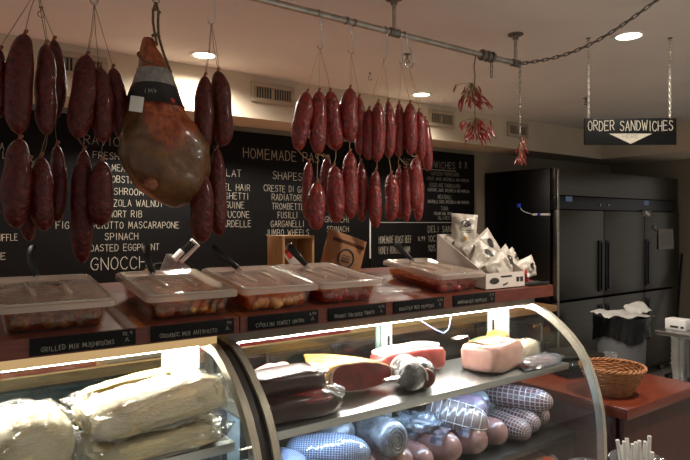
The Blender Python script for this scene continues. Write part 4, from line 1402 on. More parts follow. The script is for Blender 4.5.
MB().box((FX0 + .012, FY - .034, 1.09), (.024, .006, 1.98), b=.002).build('corner_strip', M['galv'], t)
dw = (FX1 - FX0) / 3
for i in range(3):
    xa = FX0 + dw * i
    hxs = xa + dw - .055 if i == 0 else xa + .06
    for (za, zb_) in ((.925, 1.725), (.13, .905)):
        d_ = MB().box((xa + dw / 2, FY - .005, (za + zb_) / 2), (dw - .01, .05, zb_ - za), b=.006).build('door', M['dark_steel'], t)
        zm0, zm1 = (za + .04, za + .52) if za > .5 else (zb_ - .50, zb_ - .06)
        h = MB().box((hxs, FY - .034, (zm0 + zm1) / 2), (.085, .012, zm1 - zm0), b=.003)
        h.box((hxs, FY - .044, (zm0 + zm1) / 2), (.03, .014, zm1 - zm0 - .04), b=.004)
        h.build('handle', M['black_plastic'], d_)
for uu, vv, ww in ((569, 199, .06), (646.5, 203, .055)):
    p_ = P(uu, vv, Y=FY - .016)
    MB().box(p_, (ww * 1.6, .003, .045), b=.001).build('display', M['screen'], t)
for uu in (599.5, 608):
    p_ = P(uu, 205, Y=FY - .016)
    MB().lathe([(.008, 0), (.008, .01)], p_, 12, RX(pi / 2)).build('lock', M['chrome'], t)
p_ = P(647, 213.5, Y=FY - .031)
MB().box(p_, (.18, .002, .06), b=.001).build('sticker', M['grey_print'], t)
MB().box(p_ + V((.01, -.0012, 0)), (.09, .001, .03), RY(.4), b=0).build('sticker_emblem', M['paper'], t)
# note and clip on the right hand door
p_ = P(665.5, 239, Y=FY - .033)
mb = MB()
rings = [[p_ + V((-.16 + .32 * i / 6, -.003 - .006 * (1 - j / 8) * (1 + mnoise.noise(V((i * .5, j * .5, 1)))), -.105 + .21 * j / 8)) for i in range(7)] for j in range(9)]
mb.grid(rings, closed=False)
for q in range(9):
    mb.box(p_ + V((0, -.0165 + q * .0010, -.075 + q * .018)), (.24, .0008, .003), b=0, mi=1)
tag(mb.build('note', [M['note'], M['grey_print']], ang=70), 'sheet of lined white paper stuck on the right refrigerator door', 'note')
p_ = P(655, 228, Y=FY - .034)
mb = MB().box(p_, (.08, .012, .035), RY(.5), b=.004).box(p_ + V((.02, 0, .01)), (.03, .01, .014), RY(-.6), b=.003).box(p_ + V((-.015, 0, .012)), (.02, .01, .014), RY(.5), b=.003)
tag(mb.build('magnet_clip', M['iron']), 'dark magnetic clip left of the paper note on the refrigerator', 'clip')
# probe on the fridge side
t = thing('probe_thermometer', 'white probe with blue cord stuck on the side of the refrigerator', 'thermometer', P(533, 214, X=FX0))
a, b, c = P(519, 205.5, X=FX0 - .008), P(525, 212, X=FX0 - .008), P(533, 214.5, X=FX0 - .008)
MB().tube([a, (a + b) / 2 - V((0, 0, .015)), b, c], .003, 6).build('cord', M['white_metal'], t)
MB().box(a, (.012, .045, .035), b=.004).build('plug', M['blue'], t)
MB().tube([c, P(550, 214.5, X=FX0 - .008)], .010, 10).build('probe', M['white_metal'], t)
MB().tube([P(538, 214.5, X=FX0 - .009), P(541, 214.5, X=FX0 - .009)], .0125, 10).build('band', M['blue'], t)

# broom leaning on the fridge
t = thing('broom', 'dark broom leaning against the right refrigerator door', 'broom', (6.15, 2.80, 0))
tp = P(682, 254, Y=FY - .045); bt = V((6.0, 2.78, .12))
MB().tube([tp, bt], .014, 10).build('handle', M['black_plastic'], t)
MB().box(bt - V((0, 0, .03)), (.3, .05, .06), b=.01).build('head', M['black_plastic'], t)
mb = MB()
for k in range(30): mb.tube([bt + V((-.14 + k * .0097, 0, -.05)), bt + V((-.15 + k * .0103, 0, -.119))], .005, 5)
mb.build('bristles', M['iron'], t)

# back counter
t = thing('back_counter', 'back counter with pale wood worktop and dark cabinets under the menu boards', 'counter', (1.6, 3.4, 0))
MB().box((1.6, 3.37, .885), (5.4, .86, .05), b=.004).build('worktop', M['back_wood'], t)
for i in range(6):
    xx = -.65 + i * .89
    c_ = MB().box((xx, 3.41, .43), (.88, .76, .859), b=.004).build('cabinet', M['cabinet'], t)
    d_ = MB().box((xx, 3.03, .44), (.84, .02, .78), b=.004).build('cabinet_door', M['cabinet'], t)
    MB().tube([(xx + .36, 3.012, .6), (xx + .36, 2.995, .62), (xx + .36, 2.995, .74), (xx + .36, 3.012, .76)], .005, 8).build('door_handle', M['steel'], d_)
for x0, x1, lab in ((-.45, .63, 'red cutting board on the back counter, seen through the pasta case'), (1.0, 2.15, 'red cutting board on the back counter, seen through the meat case')):
    tag(MB().box(((x0 + x1) / 2, 3.12, .9245), (x1 - x0, .30, .028), b=.004).build('cutting_board', M['red_board']), lab, 'cutting board', 'red cutting boards on the back counter')
# long white printed box
pa, pb = P(106, 352, Y=2.99), P(167, 346, Y=2.99)
bx = (pa.x + pb.x) / 2
t = thing('foil_box', 'long white carton with printed front on the back counter behind the pasta', 'box', (bx, 3.025, .911))
MB().box((bx, 3.025, .9455), (pb.x - pa.x, .07, .068), b=.003).build('carton', M['paper'], t)
mb = MB()
mb.box((bx + .06, 2.989, .945), (.12, .002, .018), b=0)
mb.build('print', M['grey_print'], t, smooth=False)
mb = MB()
mb.lathe([(.010, 0), (.010, .002)], (bx - .10, 2.991, .95), 14, RX(pi / 2)); mb.build('red_dot', M['redprint'], t)
mb = MB()
mb.lathe([(.010, 0), (.010, .002)], (bx - .05, 2.991, .95), 14, RX(pi / 2)); mb.build('green_dot', M['greenlabel'], t)

# meat slicer on the back counter
sx, sy = 1.11, 3.3
t = thing('meat_slicer', 'white metal meat slicer with raised handle behind the second pan', 'slicer', (sx, sy, .911))
MB().box((sx, sy + .12, .98), (.42, .28, .135), b=.02).build('body', M['white_metal'], t)
MB().lathe([(.16, -.01), (.165, 0), (.16, .012), (.05, .02)], (sx - .04, sy + .08, 1.21), 40, RX(pi / 2)).build('blade', M['chrome'], t)
MB().box((sx + .06, sy + .14, 1.10), (.16, .12, .16), b=.02).build('motor_housing', M['white_metal'], t)
a, b = P(161, 266, Y=sy), P(193, 272, Y=sy)
mb = MB()
q = [P(158, 276, Y=sy - .02), P(167, 254, Y=sy - .02), P(172, 254, Y=sy - .02), P(190, 267, Y=sy - .02), P(193, 276, Y=sy - .02)]
mb.add([p_ for p_ in q] + [p_ + V((0, .012, 0)) for p_ in q], [[4, 3, 2, 1, 0], [5, 6, 7, 8, 9]] + [[i, (i + 1) % 5, 5 + (i + 1) % 5, 5 + i] for i in range(5)])
mb.build('carriage_plate', M['silver'], t, smooth=False)
a, b = P(172, 263, Y=sy - .04), P(196, 241, Y=sy - .04)
MB().tube([P(181, 262, Y=sy - .04), P(198, 245, Y=sy - .04), P(191, 240, Y=sy - .04)], .013, 10).build('handle_bar', M['white_metal'], t)
MB().tube([P(174, 259, Y=sy - .045), P(182, 251, Y=sy - .045)], .02, 12).build('pusher_sleeve', M['white_metal'], t)
MB().tube([P(182, 251, Y=sy - .045), P(191, 242, Y=sy - .045)], .015, 12).build('grip', M['black_plastic'], t)

# ------------------------------------------------------------------ right hand counter and what stands on it
KX0, KX1, KY0, KY1, KZ = 2.25, 2.88, 1.22, 2.05, .857
t = thing('service_counter', 'reddish wooden counter to the right of the meat case', 'counter', (2.56, 1.63, 0))
MB().box(((KX0 + KX1) / 2, (KY0 + KY1) / 2, KZ - .0225), (KX1 - KX0, KY1 - KY0, .045), b=.004).build('counter_top', M['counter_wood'], t)
MB().box(((KX0 + KX1) / 2, KY0 + .03, (KZ - .045) / 2), (KX1 - KX0 - .02, .02, KZ - .0455), b=.002).build('front_panel', M['counter_side'], t)
MB().box((KX0 + .02, (KY0 + KY1) / 2 + .02, (KZ - .045) / 2), (.02, KY1 - KY0 - .07, KZ - .0455), b=.002).build('side_panel', M['counter_side'], t)
MB().box((KX1 - .02, (KY0 + KY1) / 2 + .02, (KZ - .045) / 2), (.02, KY1 - KY0 - .07, KZ - .0455), b=.002).build('side_panel', M['counter_side'], t)

# wicker basket
bc = P(612, 393, Z=KZ)
t = thing('wicker_basket', 'round empty woven wicker basket on the wooden counter', 'basket', bc)


def brad(z): return .068 + .062 * (z / .118) ** .8


mb = MB()
nst = 30
for k in range(15):
    z = .006 + .108 * k / 14
    pts = []
    for j in range(nst * 4):
        a = 2 * pi * j / (nst * 4)
        rr = brad(z) + .0032 * cos(nst / 2 * a * 1 + (pi if k % 2 else 0)) + .001
        pts.append(bc + V((rr * cos(a), rr * sin(a), z)))
    mb.tube(pts, .0042, 6, closed=True)
mb.build('weave', M['wicker'], t, ang=80)
mb = MB()
for j in range(nst):
    a = 2 * pi * j / nst
    mb.tube([bc + V((brad(z) * cos(a), brad(z) * sin(a), z)) for z in (.003, .03, .06, .09, .118)], .0026, 5)
mb.build('stakes', M['wicker'], t)
mb = MB()
for s_ in (0, 1):
    pts = []
    for j in range(160):
        a = 2 * pi * j / 160
        pts.append(bc + V(((brad(.118) + .005 * cos(a * 18 + s_ * pi)) * cos(a), (brad(.118) + .005 * cos(a * 18 + s_ * pi)) * sin(a), .119 + .005 * sin(a * 18 + s_ * pi))))
    mb.tube(pts, .0048, 6, closed=True)
mb.build('rim', M['wicker'], t, ang=80)
MB().lathe([(.002, .002), (.066, .002), (.068, .008), (.002, .008)], bc, 24).build('bottom', M['wicker'], t)

# black scale behind the basket
sp = V((2.64, 1.70, KZ))
t = thing('counter_scale', 'black counter scale with small screen behind the basket', 'scale', sp)
MB().box(sp + V((0, 0, .035)), (.30, .26, .066), RZ(-.3), b=.012).build('body', M['black_plastic'], t)
MB().box(sp + V((.0, .03, .085)), (.26, .20, .014), RZ(-.3), b=.005).build('weighing_plate', M['dark_steel'], t)
MB().box(sp + RZ(-.3) @ V((.05, -.131, .038)), (.12, .004, .04), RZ(-.3), b=.002).build('screen', M['lit'], t)
MB().tube([sp + RZ(-.3) @ V((-.10, .10, .07)), sp + RZ(-.3) @ V((-.10, .10, .13))], .012, 10).build('post', M['black_plastic'], t)
jp = V((2.79, 1.60, KZ))
t = thing('small_glass', 'small clear glass beside the black scale', 'glass', jp)
MB().lathe([(.022, .002), (.024, .004), (.033, .09), (.031, .09), (.022, .008), (.002, .007)], jp, 22).build('glass_body', M['cup'], t)

# bin
bp_ = P(627, 312, Z=.86)
bp_ = V((4.62, 2.56, 0))
t = thing('waste_bin', 'grey waste bin in front of the refrigerator', 'bin', bp_)
MB().lathe([(.15, 0), (.155, .01), (.195, .80), (.205, .805), (.205, .83), (.19, .83), (.19, .8), (.15, .03), (.002, .02)], bp_, 28).build('bin_body', M['bin'], t)
mb = MB()
rings = []
for k, (rr, z) in enumerate([(.185, .70), (.19, .835), (.212, .845), (.214, .81), (.212, .77), (.211, .72), (.212, .665)]):
    rings.append([bp_ + V(((rr + (.012 * k / 6) * sin(j * 2.1 + k)) * cos(2 * pi * j / 44), (rr + (.012 * k / 6) * sin(j * 2.1 + k)) * sin(2 * pi * j / 44), z + (.02 * mnoise.noise(V((j * .6, k, 0))) if k > 3 else 0) - (.03 * sin(j * .5) if k == 6 else 0))) for j in range(44)])
mb.grid(rings, caps=False)
mb.build('liner', M['binbag'], t, ang=80)
PR = RZ(-TH) @ RY(-.5) @ RX(.6)
for k, (ox, oy, oz, w_, d_, rz_, rx_, lb) in enumerate([(-.04, -.03, .872, .40, .28, -.5, .06, 'crumpled white paper sheet lying across the top of the waste bin'),
                                                        (.115, -.075, .905, .15, .15, .3, .7, 'folded white paper corner sticking up at the right of the waste bin')]):
    mb = MB()
    Mx = RZ(rz_) @ RX(rx_) if k == 0 else PR
    rings = [[bp_ + V((ox, oy, oz)) + Mx @ V((-w_ / 2 + w_ * i / 10, -d_ / 2 + d_ * j / 10, .035 * mnoise.noise(V((i * .35, j * .35, k * 4))) - .012 * (abs(i / 5 - 1) ** 2))) for i in range(11)] for j in range(11)]
    mb.grid(rings, closed=False)
    tag(mb.build('waste_paper', M['paper'], ang=50), lb, 'paper', 'white papers in the waste bin')

# prep table at right
TX0, TY1, TZ = 3.88, 1.92, .90
t = thing('prep_table', 'stainless steel prep table with undershelf at the right edge', 'table', (4.3, 1.5, 0))
MB().box((TX0 + .45, 1.37, TZ - .015), (.9, 1.1, .03), b=.003).build('table_top', M['steel'], t)
MB().box((TX0 + .47, 1.37, .52), (.84, 1.04, .02), b=.003).build('undershelf', M['steel'], t)
for xx in (TX0 + .30, TX0 + .86):
    for yy in (.87, 1.87):
        MB().tube([(xx, yy, 0), (xx, yy, TZ - .03)], .018, 12).build('leg', M['steel'], t)
p_ = P(675, 331, X=3.97)
t = thing('glove_box', 'small white carton on the steel table at the right edge', 'box', (4.02, p_.y, TZ))
MB().box((4.02, p_.y, TZ + .036), (.1, .13, .07), b=.003).build('carton', M['paper'], t)
mb = MB().box((3.969, p_.y + .005, TZ + .022), (.001, .05, .014), b=0).box((3.969, p_.y - .045, TZ + .022), (.001, .02, .014), b=0)
mb.build('print', M['bag_print'], t, smooth=False)
p_ = V((4.2, 1.70, TZ))
MBt = thing('paper_stack', 'stack of folded grey papers behind the small white carton on the steel table', 'papers', p_)
mb = MB()
for k in range(5):
    mb.box(p_ + V((.004 * (k % 2), .004 * (k % 3), .012 + .018 * k)), (.22, .16, .016), RZ(.1 * (k % 3 - 1)), b=.005)
mb.build('papers', M['paper'], MBt)
# tall blue and white roll carton cropped by the right edge
p_ = V((4.12, 1.655, TZ))
t = thing('wrap_carton', 'tall white and blue carton cropped by the right edge, on the steel table', 'box', p_)
MB().box(p_ + V((.09, -.02, .17)), (.10, .10, .338), b=.003).build('carton', M['paper'], t)
MB().box(p_ + V((.0395, -.02, .23)), (.002, .1, .08), b=.0).build('blue_band', M['blue'], t, smooth=False)
# stacked deli tubs under the table
for k, (uu, lb) in enumerate(((680, 'tall stack of clear deli tubs under the steel table'),)):
    b0 = P(uu, 352, d=3.95); b0.z = .531
    for q in range(7):
        z = .531 + q * .036
        lab = ['bottom clear deli tub of the nested stack under the steel table', 'second clear deli tub from the bottom of the nested stack', 'third clear deli tub from the bottom of the nested stack',
               'fourth clear deli tub of the nested stack, at its middle', 'third clear deli tub from the top of the nested stack', 'second clear deli tub from the top of the nested stack', 'topmost clear deli tub of the nested stack under the steel table'][q]
        mb = MB().lathe([(.042, .0), (.044, .003), (.054, .105), (.058, .107), (.058, .112), (.055, .112), (.0425, .004), (.002, .003)], b0 * 1, 22)
        for i in range(len(mb.v)): mb.v[i].z += z - .531
        tag(mb.build('deli_tub', M['tub'], ang=50), lab, 'tub', 'nested clear deli tubs')

# ================================================================== CUPS WITH STRAWS (customer side)
cp = P(638, 460, d=1.33)
CH = .135
tz = cp.z - CH
t = thing('side_stand', 'small wooden stand on the customer side carrying the straw cups', 'stand', (1.3, .70, 0))
MB().box((1.29, .70, tz - .0125), (.34, .30, .024), b=.004).build('stand_top', M['counter_wood'], t)
for a in (-.13, .13):
    for b in (-.11, .11):
        MB().box((1.29 + a, .70 + b, (tz - .025) / 2), (.035, .035, tz - .0255), b=.003).build('leg', M['counter_side'], t)
for k, (c_, lb) in enumerate(((cp, 'clear plastic cup full of white wrapped straws at the bottom right'), (P(592, 469, d=1.38), 'clear empty plastic cup cut off by the bottom edge, left of the straws'))):
    t = thing('plastic_cup', lb, 'cup', (c_.x, c_.y, tz), 'clear cups on the customer stand')
    hh = CH if k == 0 else c_.z - tz
    MB().lathe([(.040, .002), (.043, .0), (.0605, hh - .004), (.0635, hh), (.0615, hh + .002), (.0585, hh - .004), (.041, .005), (.002, .004)], (c_.x, c_.y, tz + .0005), 32).build('cup_wall', M['cup'], t, ang=50)
rnd = random.Random(4)
SLAB = ['white straw leaning farthest left in the cup', 'white straw second from left in the cup', 'white straw third from left in the cup', 'white straw left of the middle of the cup',
        'white straw at the front middle of the cup', 'white straw at the back middle of the cup', 'white straw just right of the middle of the cup', 'white straw behind the right half of the cup',
        'white straw third from right in the cup', 'white straw second from right in the cup', 'white straw leaning farthest right, tallest in the cup', 'white straw lying along the right rim of the cup']
for k in range(12):
    q = (k - 5.5) / 5.5
    b0 = V((cp.x, cp.y, tz + .007)) + rt * (q * .024) + fw * rnd.uniform(-.02, .02)
    tp_ = P(636 + 17 * q + rnd.uniform(-2, 2), 441 + rnd.uniform(-5, 5) - (6 if k == 10 else 0) + (8 if k == 11 else 0), d=1.33 + rnd.uniform(-.02, .03))
    tag(MB().tube([b0, tp_], .0044, 8).build('straw', M['straw']), SLAB[k], 'straw', 'paper wrapped straws in the cup')


# ================================================================== MEATS ON THE UPPER SHELF
# cut prosciutto
t = thing('prosciutto', 'halved prosciutto with red cut face and yellow fat rind on the upper shelf', 'ham', (1.18, 1.62, SH))
def smooth_loop(pts, k):
    n = len(pts); out = []
    for i in range(n):
        p0, p1, p2, p3 = pts[i - 1], pts[i], pts[(i + 1) % n], pts[(i + 2) % n]
        for q in range(k):
            u = q / k
            out.append(.5 * (2 * p1 + (p2 - p0) * u + (2 * p0 - 5 * p1 + 4 * p2 - p3) * u * u + (3 * p1 - p0 - 3 * p2 + p3) * u ** 3))
    return out


loop = smooth_loop([P(u, v, Y=1.56) for u, v in ((330, 380), (335, 389), (350, 391.5), (371, 388.5), (390, 379), (391.5, 367), (380, 363), (366, 361.5), (350, 363), (336, 367.5))], 4)
c0 = sum(loop, V((0, 0, 0))) / len(loop)
rings = []
for y, k, dx, dz in ((1.56, 1, 0, 0), (1.572, 1.05, -.004, .001), (1.61, 1.06, -.014, .004), (1.66, .94, -.028, .008), (1.70, .70, -.046, .018), (1.725, .42, -.066, .030), (1.742, .24, -.082, .038), (1.755, .13, -.092, .042), (1.760, .06, -.096, .043)):
    ring = []
    for p_ in loop:
        q = c0 + (p_ - c0) * k + V((dx, 0, dz))
        q.y = y
        q += (p_ - c0).normalized() * .006 * mnoise.noise(q * 26)
        q.z = max(q.z, SH + .0015)
        ring.append(q)
    rings.append(ring)
MB().grid(rings).build('rind', M['prosciutto_rind'], t, ang=80)
fm = MB().grid([[c0 + (p_ - c0) * s_ + V((.004 * (1 - s_), -.0025 - .004 * (1 - s_), 0)) for p_ in rings[0]] for s_ in (.94, .6, .3, .02)][::-1], caps=False)
fm.build('cut_face', M['prosciutto_face'], t, ang=80)
fm = MB().grid([[c0 + (p_ - c0) * s_ + V((0, -.0012, 0)) for p_ in rings[0]] for s_ in (1.0, .93)][::-1], caps=False)
fm.build('fat_edge', M['fat'], t, ang=80)

# dark smoked pieces, stacked
t = thing('smoked_ham', 'lower of two dark shrink-wrapped smoked ham pieces, with red cut top', 'ham', (.9, 1.5, SH))
MB().blob((.892, 1.507, SH + .038), (.132, .062, .037), None, .55, .45, .09, 6, 3).build('rind', M['speck'], t, ang=80)
MB().blob((.93, 1.475, SH + .060), (.07, .03, .014), RX(.35), .7, .7, .08, 6, 4).build('cut_face', M['speck_cut'], t, ang=80)
MB().blob((1.01, 1.49, SH + .060), (.03, .03, .02), None, .7, .6, .25, 9, 5).build('crumpled_film', M['wrap'], t, ang=80)
t = thing('smoked_ham', 'upper of two dark shrink-wrapped smoked ham pieces, with silvery edge', 'ham', (.88, 1.56, SH + .07))
MB().blob((.875, 1.555, SH + .103), (.130, .062, .033), RX(.08), .5, .4, .07, 6, 8).build('rind', M['speck'], t, ang=80)
MB().blob((.985, 1.55, SH + .112), (.026, .056, .026), RX(.08), .6, .5, .2, 8, 9).build('film_end', M['film'], t, ang=80)
t = thing('cured_meat', 'small pink and orange meat piece at the back left of the upper shelf', 'meat', (.9, 1.70, SH))
MB().blob((.915, 1.70, SH + .06), (.085, .045, .058), RZ(.2), .8, .7, .12, 5, 11).build('meat', M['pinkham'], t, ang=80)
MB().blob((.965, 1.675, SH + .085), (.04, .025, .022), None, .8, .7, .1, 5, 12).build('fat_cap', M['prosciutto_rind'], t, ang=80)

# silver netted piece
t = thing('wrapped_meat', 'silvery grey netted meat piece at the front of the upper shelf', 'meat', (1.37, 1.53, SH))
MB().roll((1.325, 1.462, SH + .052), (1.40, 1.60, SH + .055), .051, p=5, lump=.12, seed=2, ribs=0, wr=.03).build('meat', M['foil'], t, ang=80)
MB().roll((1.395, 1.478, SH + .048), (1.46, 1.60, SH + .050), .047, p=5, lump=.14, seed=9, wr=.03).build('net_lobe', M['foil'], t, ang=80)
mb = MB()
for k in range(9):
    q = .12 + .8 * k / 8
    c_ = V((1.325, 1.462, SH + .052)) * (1 - q) + V((1.40, 1.60, SH + .055)) * q
    ax = V((.075, .138, .003)).normalized(); n1 = V((0, 0, 1)); n2 = ax.cross(n1)
    mb.tube([c_ + n1 * .0535 * cos(a) + n2 * .0535 * sin(a) for a in [-1.7 + 3.4 * j / 14 for j in range(15)]], .0022, 5)
mb.build('net_string', M['string_white'], t, ang=80)
MB().roll((1.385, 1.468, SH + .047), (1.40, 1.49, SH + .047), .036, p=5, lump=.08, seed=5).build('cut_end', M['speck_cut'], t, ang=80)

# red ham loaf behind
t = thing('ham_half', 'large red ham half with white fat top behind the silvery piece', 'ham', (1.5, 1.68, SH))
MB().blob((1.50, 1.685, SH + .056), (.165, .062, .054), None, .55, .5, .07, 5, 14).build('meat', M['hamface'], t, ang=80)
MB().blob((1.50, 1.697, SH + .088), (.155, .052, .026), None, .6, .55, .06, 5, 15).build('fat_cap', M['fat'], t, ang=80)

# loose cable under the hood
cb = [P(u, v, Y=1.70) for u, v in ((418, 319), (426, 324), (436, 330), (443, 333), (448, 330), (450, 322), (451, 315.5), (456, 314), (461, 312))]
tag(MB().tube(cb, .0022, 7).build('loose_cable', M['cable'], ang=80), 'thin blue-lit cable drooping under the hood of the meat case', 'cable')
# cooked ham block
t = thing('cooked_ham', 'big pale pink cooked ham block with printed film on top', 'ham', (1.83, 1.55, SH))
Mz = RZ(.22)
MB().blob((1.835, 1.555, SH + .057), (.128, .088, .0565), Mz, .38, .42, .04, 4, 21, 36, 20).build('meat', M['pinkham'], t, ang=80)
mb = MB()
rings = [[V((1.835, 1.56, SH + .1235)) + Mz @ V((-.09 + .18 * i / 8, -.05 + .11 * j / 8, -.006 * (abs(i / 4 - 1) ** 3 + abs(j / 4 - 1) ** 3) + .002 * mnoise.noise(V((i, j, 0))))) for i in range(9)] for j in range(9)]
mb.grid(rings, closed=False)
mb.build('printed_film', M['greenlabel'], t, ang=80)
t = thing('smoked_cheese', 'orange rinded piece at the back right of the upper shelf', 'cheese', (2.06, 1.71, SH))
MB().blob((2.045, 1.705, SH + .055), (.055, .045, .054), RZ(.3), .6, .6, .08, 5, 31).build('piece', M['orange_rind'], t, ang=80)
t = thing('white_cheese', 'white wrapped cheese block right of the pink ham block', 'cheese', (2.07, 1.58, SH))
MB().blob((2.065, 1.59, SH + .04), (.092, .052, .039), RZ(.15), .45, .5, .08, 6, 33).build('cheese', M['cheese'], t, ang=80)
MB().blob((2.065, 1.59, SH + .0405), (.0945, .0545, .040), RZ(.15), .45, .5, .11, 9, 34).build('film', M['wrap'], t, ang=80)
t = thing('sliced_meat_bag', 'flat bluish plastic bag of sliced meat at the front right of the upper shelf', 'meat', (2.03, 1.47, SH))
MB().blob((2.025, 1.478, SH + .016), (.11, .044, .0155), RZ(.1), .6, .6, .1, 6, 36).build('slices', M['mortadella'], t, ang=80)
MB().blob((2.035, 1.476, SH + .019), (.128, .05, .0185), RZ(.1), .6, .5, .2, 9, 37).build('bag', M['bluewrap'], t, ang=60)

# ================================================================== MEATS ON THE LOWER SHELF
def along(ua, va, ya, ub, vb, yb):
    return P(ua, va, Y=ya), P(ub, vb, Y=yb)


def log(name, label, cat, a, b, r, mat, group=None, seed=0, p=4, lump=.04, extra=None, ribs=0, sq=1, wr=0):
    a, b = V(a), V(b)
    t = thing(name, label, cat, (a + b) / 2 - V((0, 0, r)), group)
    MB().roll(a, b, r, p=p, lump=lump, seed=seed, ribs=ribs, nv=30, nu=28, sq=sq, wr=wr).build('casing', mat, t, ang=80)
    return t


# bottom layer, standing on the shelf
NG = 'netted salami on the lower shelf'
r_ = .046
log('netted_salami', 'netted salami lying nearest the glass at the right of the lower shelf', 'salami', (1.90, 1.63, SL + r_ + .001), (1.885, 1.415, SL + r_ + .001), r_, M['net1'], NG, 41)
log('netted_salami', 'netted salami lying second from the right on the lower shelf, half hidden', 'salami', (2.0, 1.68, SL + r_ + .001), (1.995, 1.45, SL + r_ + .001), r_, M['net1'], NG, 42)
log('netted_salami', 'netted salami at the far right bottom of the lower shelf, in shade', 'salami', (2.10, 1.70, SL + r_ + .001), (2.10, 1.48, SL + r_ + .001), r_, M['net1'], NG, 43)
log('netted_salami', 'longest netted salami resting on top of the others at right', 'salami', (1.955, 1.715, SL + .128), (2.07, 1.435, SL + .128), .05, M['net1'], NG, 44)
log('wrapped_salami', 'bluish wrapped salami behind the netted salami on the lower shelf', 'salami', (1.72, 1.73, SL + .135), (1.83, 1.56, SL + .135), .055, M['rollwrap'], None, 45, lump=.12)
log('purple_salami', 'mauve cased sausage roll in the middle of the lower shelf', 'salami', (1.615, 1.72, SL + .14), (1.74, 1.50, SL + .135), .062, M['purple'], None, 46, p=6)
log('mortadella', 'pink mortadella lying under the mauve roll, its wrapped end facing out', 'mortadella', (1.73, 1.70, SL + .058), (1.77, 1.43, SL + .058), .056, M['mortadella'], None, 47, lump=.1)

for k, (xa, lb) in enumerate(((1.60, 'pink mortadella with dark printed label, right of two on the lower shelf'), (1.465, 'pink mortadella with dark printed label, left of two on the lower shelf'))):
    a, b = V((xa - .05, 1.70, SL + .07)), V((xa + .03, 1.405, SL + .07))
    t = log('mortadella', lb, 'mortadella', a, b, .062, M['mortadella'], 'labelled mortadellas on the lower shelf', 50 + k, p=3.2, lump=.05)
    mb = MB()
    ax = (b - a).normalized(); n1 = V((0, 0, 1)); n2 = ax.cross(n1)
    for q0 in (.70,):
        rings = []
        for q in range(6):
            c_ = a + (b - a) * (q0 + .16 * q / 5)
            rings.append([c_ + (n1 * cos(f) + n2 * sin(f)) * .0655 for f in [-1.2 + 2.4 * j / 14 for j in range(15)]])
        mb.grid(rings, closed=False)
    mb.build('printed_label', M['labelprint'], t, ang=80)
# bologna on top with string rings
a, b = P(424, 409, Y=1.62), P(488, 427, Y=1.435)
t = thing('tied_bologna', 'large pale bologna tied with rings of white string, on top of the mortadellas', 'bologna', (a + b) / 2 - V((0, 0, .06)))
MB().roll(a, b, .061, p=4.2, lump=.03, seed=55, ribs=8, ribamp=.05, nv=64, nu=30).build('casing', M['bologna'], t, ang=80)
mb = MB()
ax = (b - a).normalized(); n1 = (V((0, 0, 1)) - ax * ax.z).normalized(); n2 = ax.cross(n1)
for k in range(7):
    q = (k + 1) / 8
    kk = (1 - abs(2 * q - 1) ** 4.2) ** (1 / 2.1) * .063
    mb.tube([a + (b - a) * q + (n1 * cos(f) + n2 * sin(f)) * kk for f in [2 * pi * j / 24 for j in range(24)]], .0018, 5, closed=True)
for f0 in (0, pi / 2, pi, 1.5 * pi):
    mb.tube([a + (b - a) * q + (n1 * cos(f0) + n2 * sin(f0)) * ((1 - abs(2 * q - 1) ** 4.2) ** (1 / 2.1) * .0625 + .0004) for q in [.01 + .98 * j / 20 for j in range(21)]], .0016, 5)
mb.build('string_rings', M['string_white'], t, ang=80)
# crumpled blue film parcel
c_ = P(420, 424, Y=1.56)
t = thing('film_parcel', 'crumpled pale blue plastic parcel between the wrapped roll and the bologna', 'parcel', c_ - V((0, 0, .04)))
MB().blob(c_, (.07, .06, .035), RZ(-.6), .7, .7, .25, 7, 61).build('content', M['rollwrap'], t, ang=80)
MB().blob(c_ + V((0, 0, .001)), (.078, .068, .039), RZ(-.6), .7, .7, .35, 8, 62).build('film', M['bluewrap'], t, ang=50)
# big film-wrapped roll, end with spiral
a, b = P(362, 425, Y=1.68), P(397, 441, Y=1.43)
t = thing('wrapped_roll', 'thick film-wrapped meat roll with a spiral end facing out', 'meat roll', (a + b) / 2 - V((0, 0, .06)))
MB().roll(a, b, .062, p=9, lump=.08, seed=63, nv=34, nu=30, wr=.015).build('roll', M['rollwrap'], t, ang=80)
ax = (b - a).normalized(); n1 = (V((0, 0, 1)) - ax * ax.z).normalized(); n2 = ax.cross(n1)
mb = MB()
mb.tube([b + ax * (.002 - .002 * j / 50) + (n1 * cos(j * .42) + n2 * sin(j * .42) * .8) * (.006 + .042 * j / 50) for j in range(50)], .0026, 6)
mb.build('spiral_end', M['rollwrap'], t, ang=80)
# netted logs at left, blue light tinted into their colour
a, b = P(285, 452, Y=1.60), P(371, 455, Y=1.43)
t = log('bluelit_netted_salami', 'fine netted salami tinted as if blue-lit, at the lower left of the meat case', 'salami', a, b, .058, M['net2'], None, 65, p=4, lump=.12)
MB().roll(a, b, .0605, p=4, lump=.16, seed=68, nv=34, nu=30, wr=.02).build('film', M['film'], t, ang=60)
a, b = P(262, 462, Y=1.66), P(300, 470, Y=1.44)
log('bluelit_netted_salami', 'second netted salami tinted as if blue-lit, beside the curved case joint', 'salami', a, b, .055, M['net2'], None, 66, p=4)
a, b = P(318, 428, Y=1.72), P(352, 436, Y=1.58)
log('wrapped_salami', 'pale wrapped salami at the back left of the lower shelf', 'salami', a, b, .05, M['rollwrap'], None, 67, lump=.1)
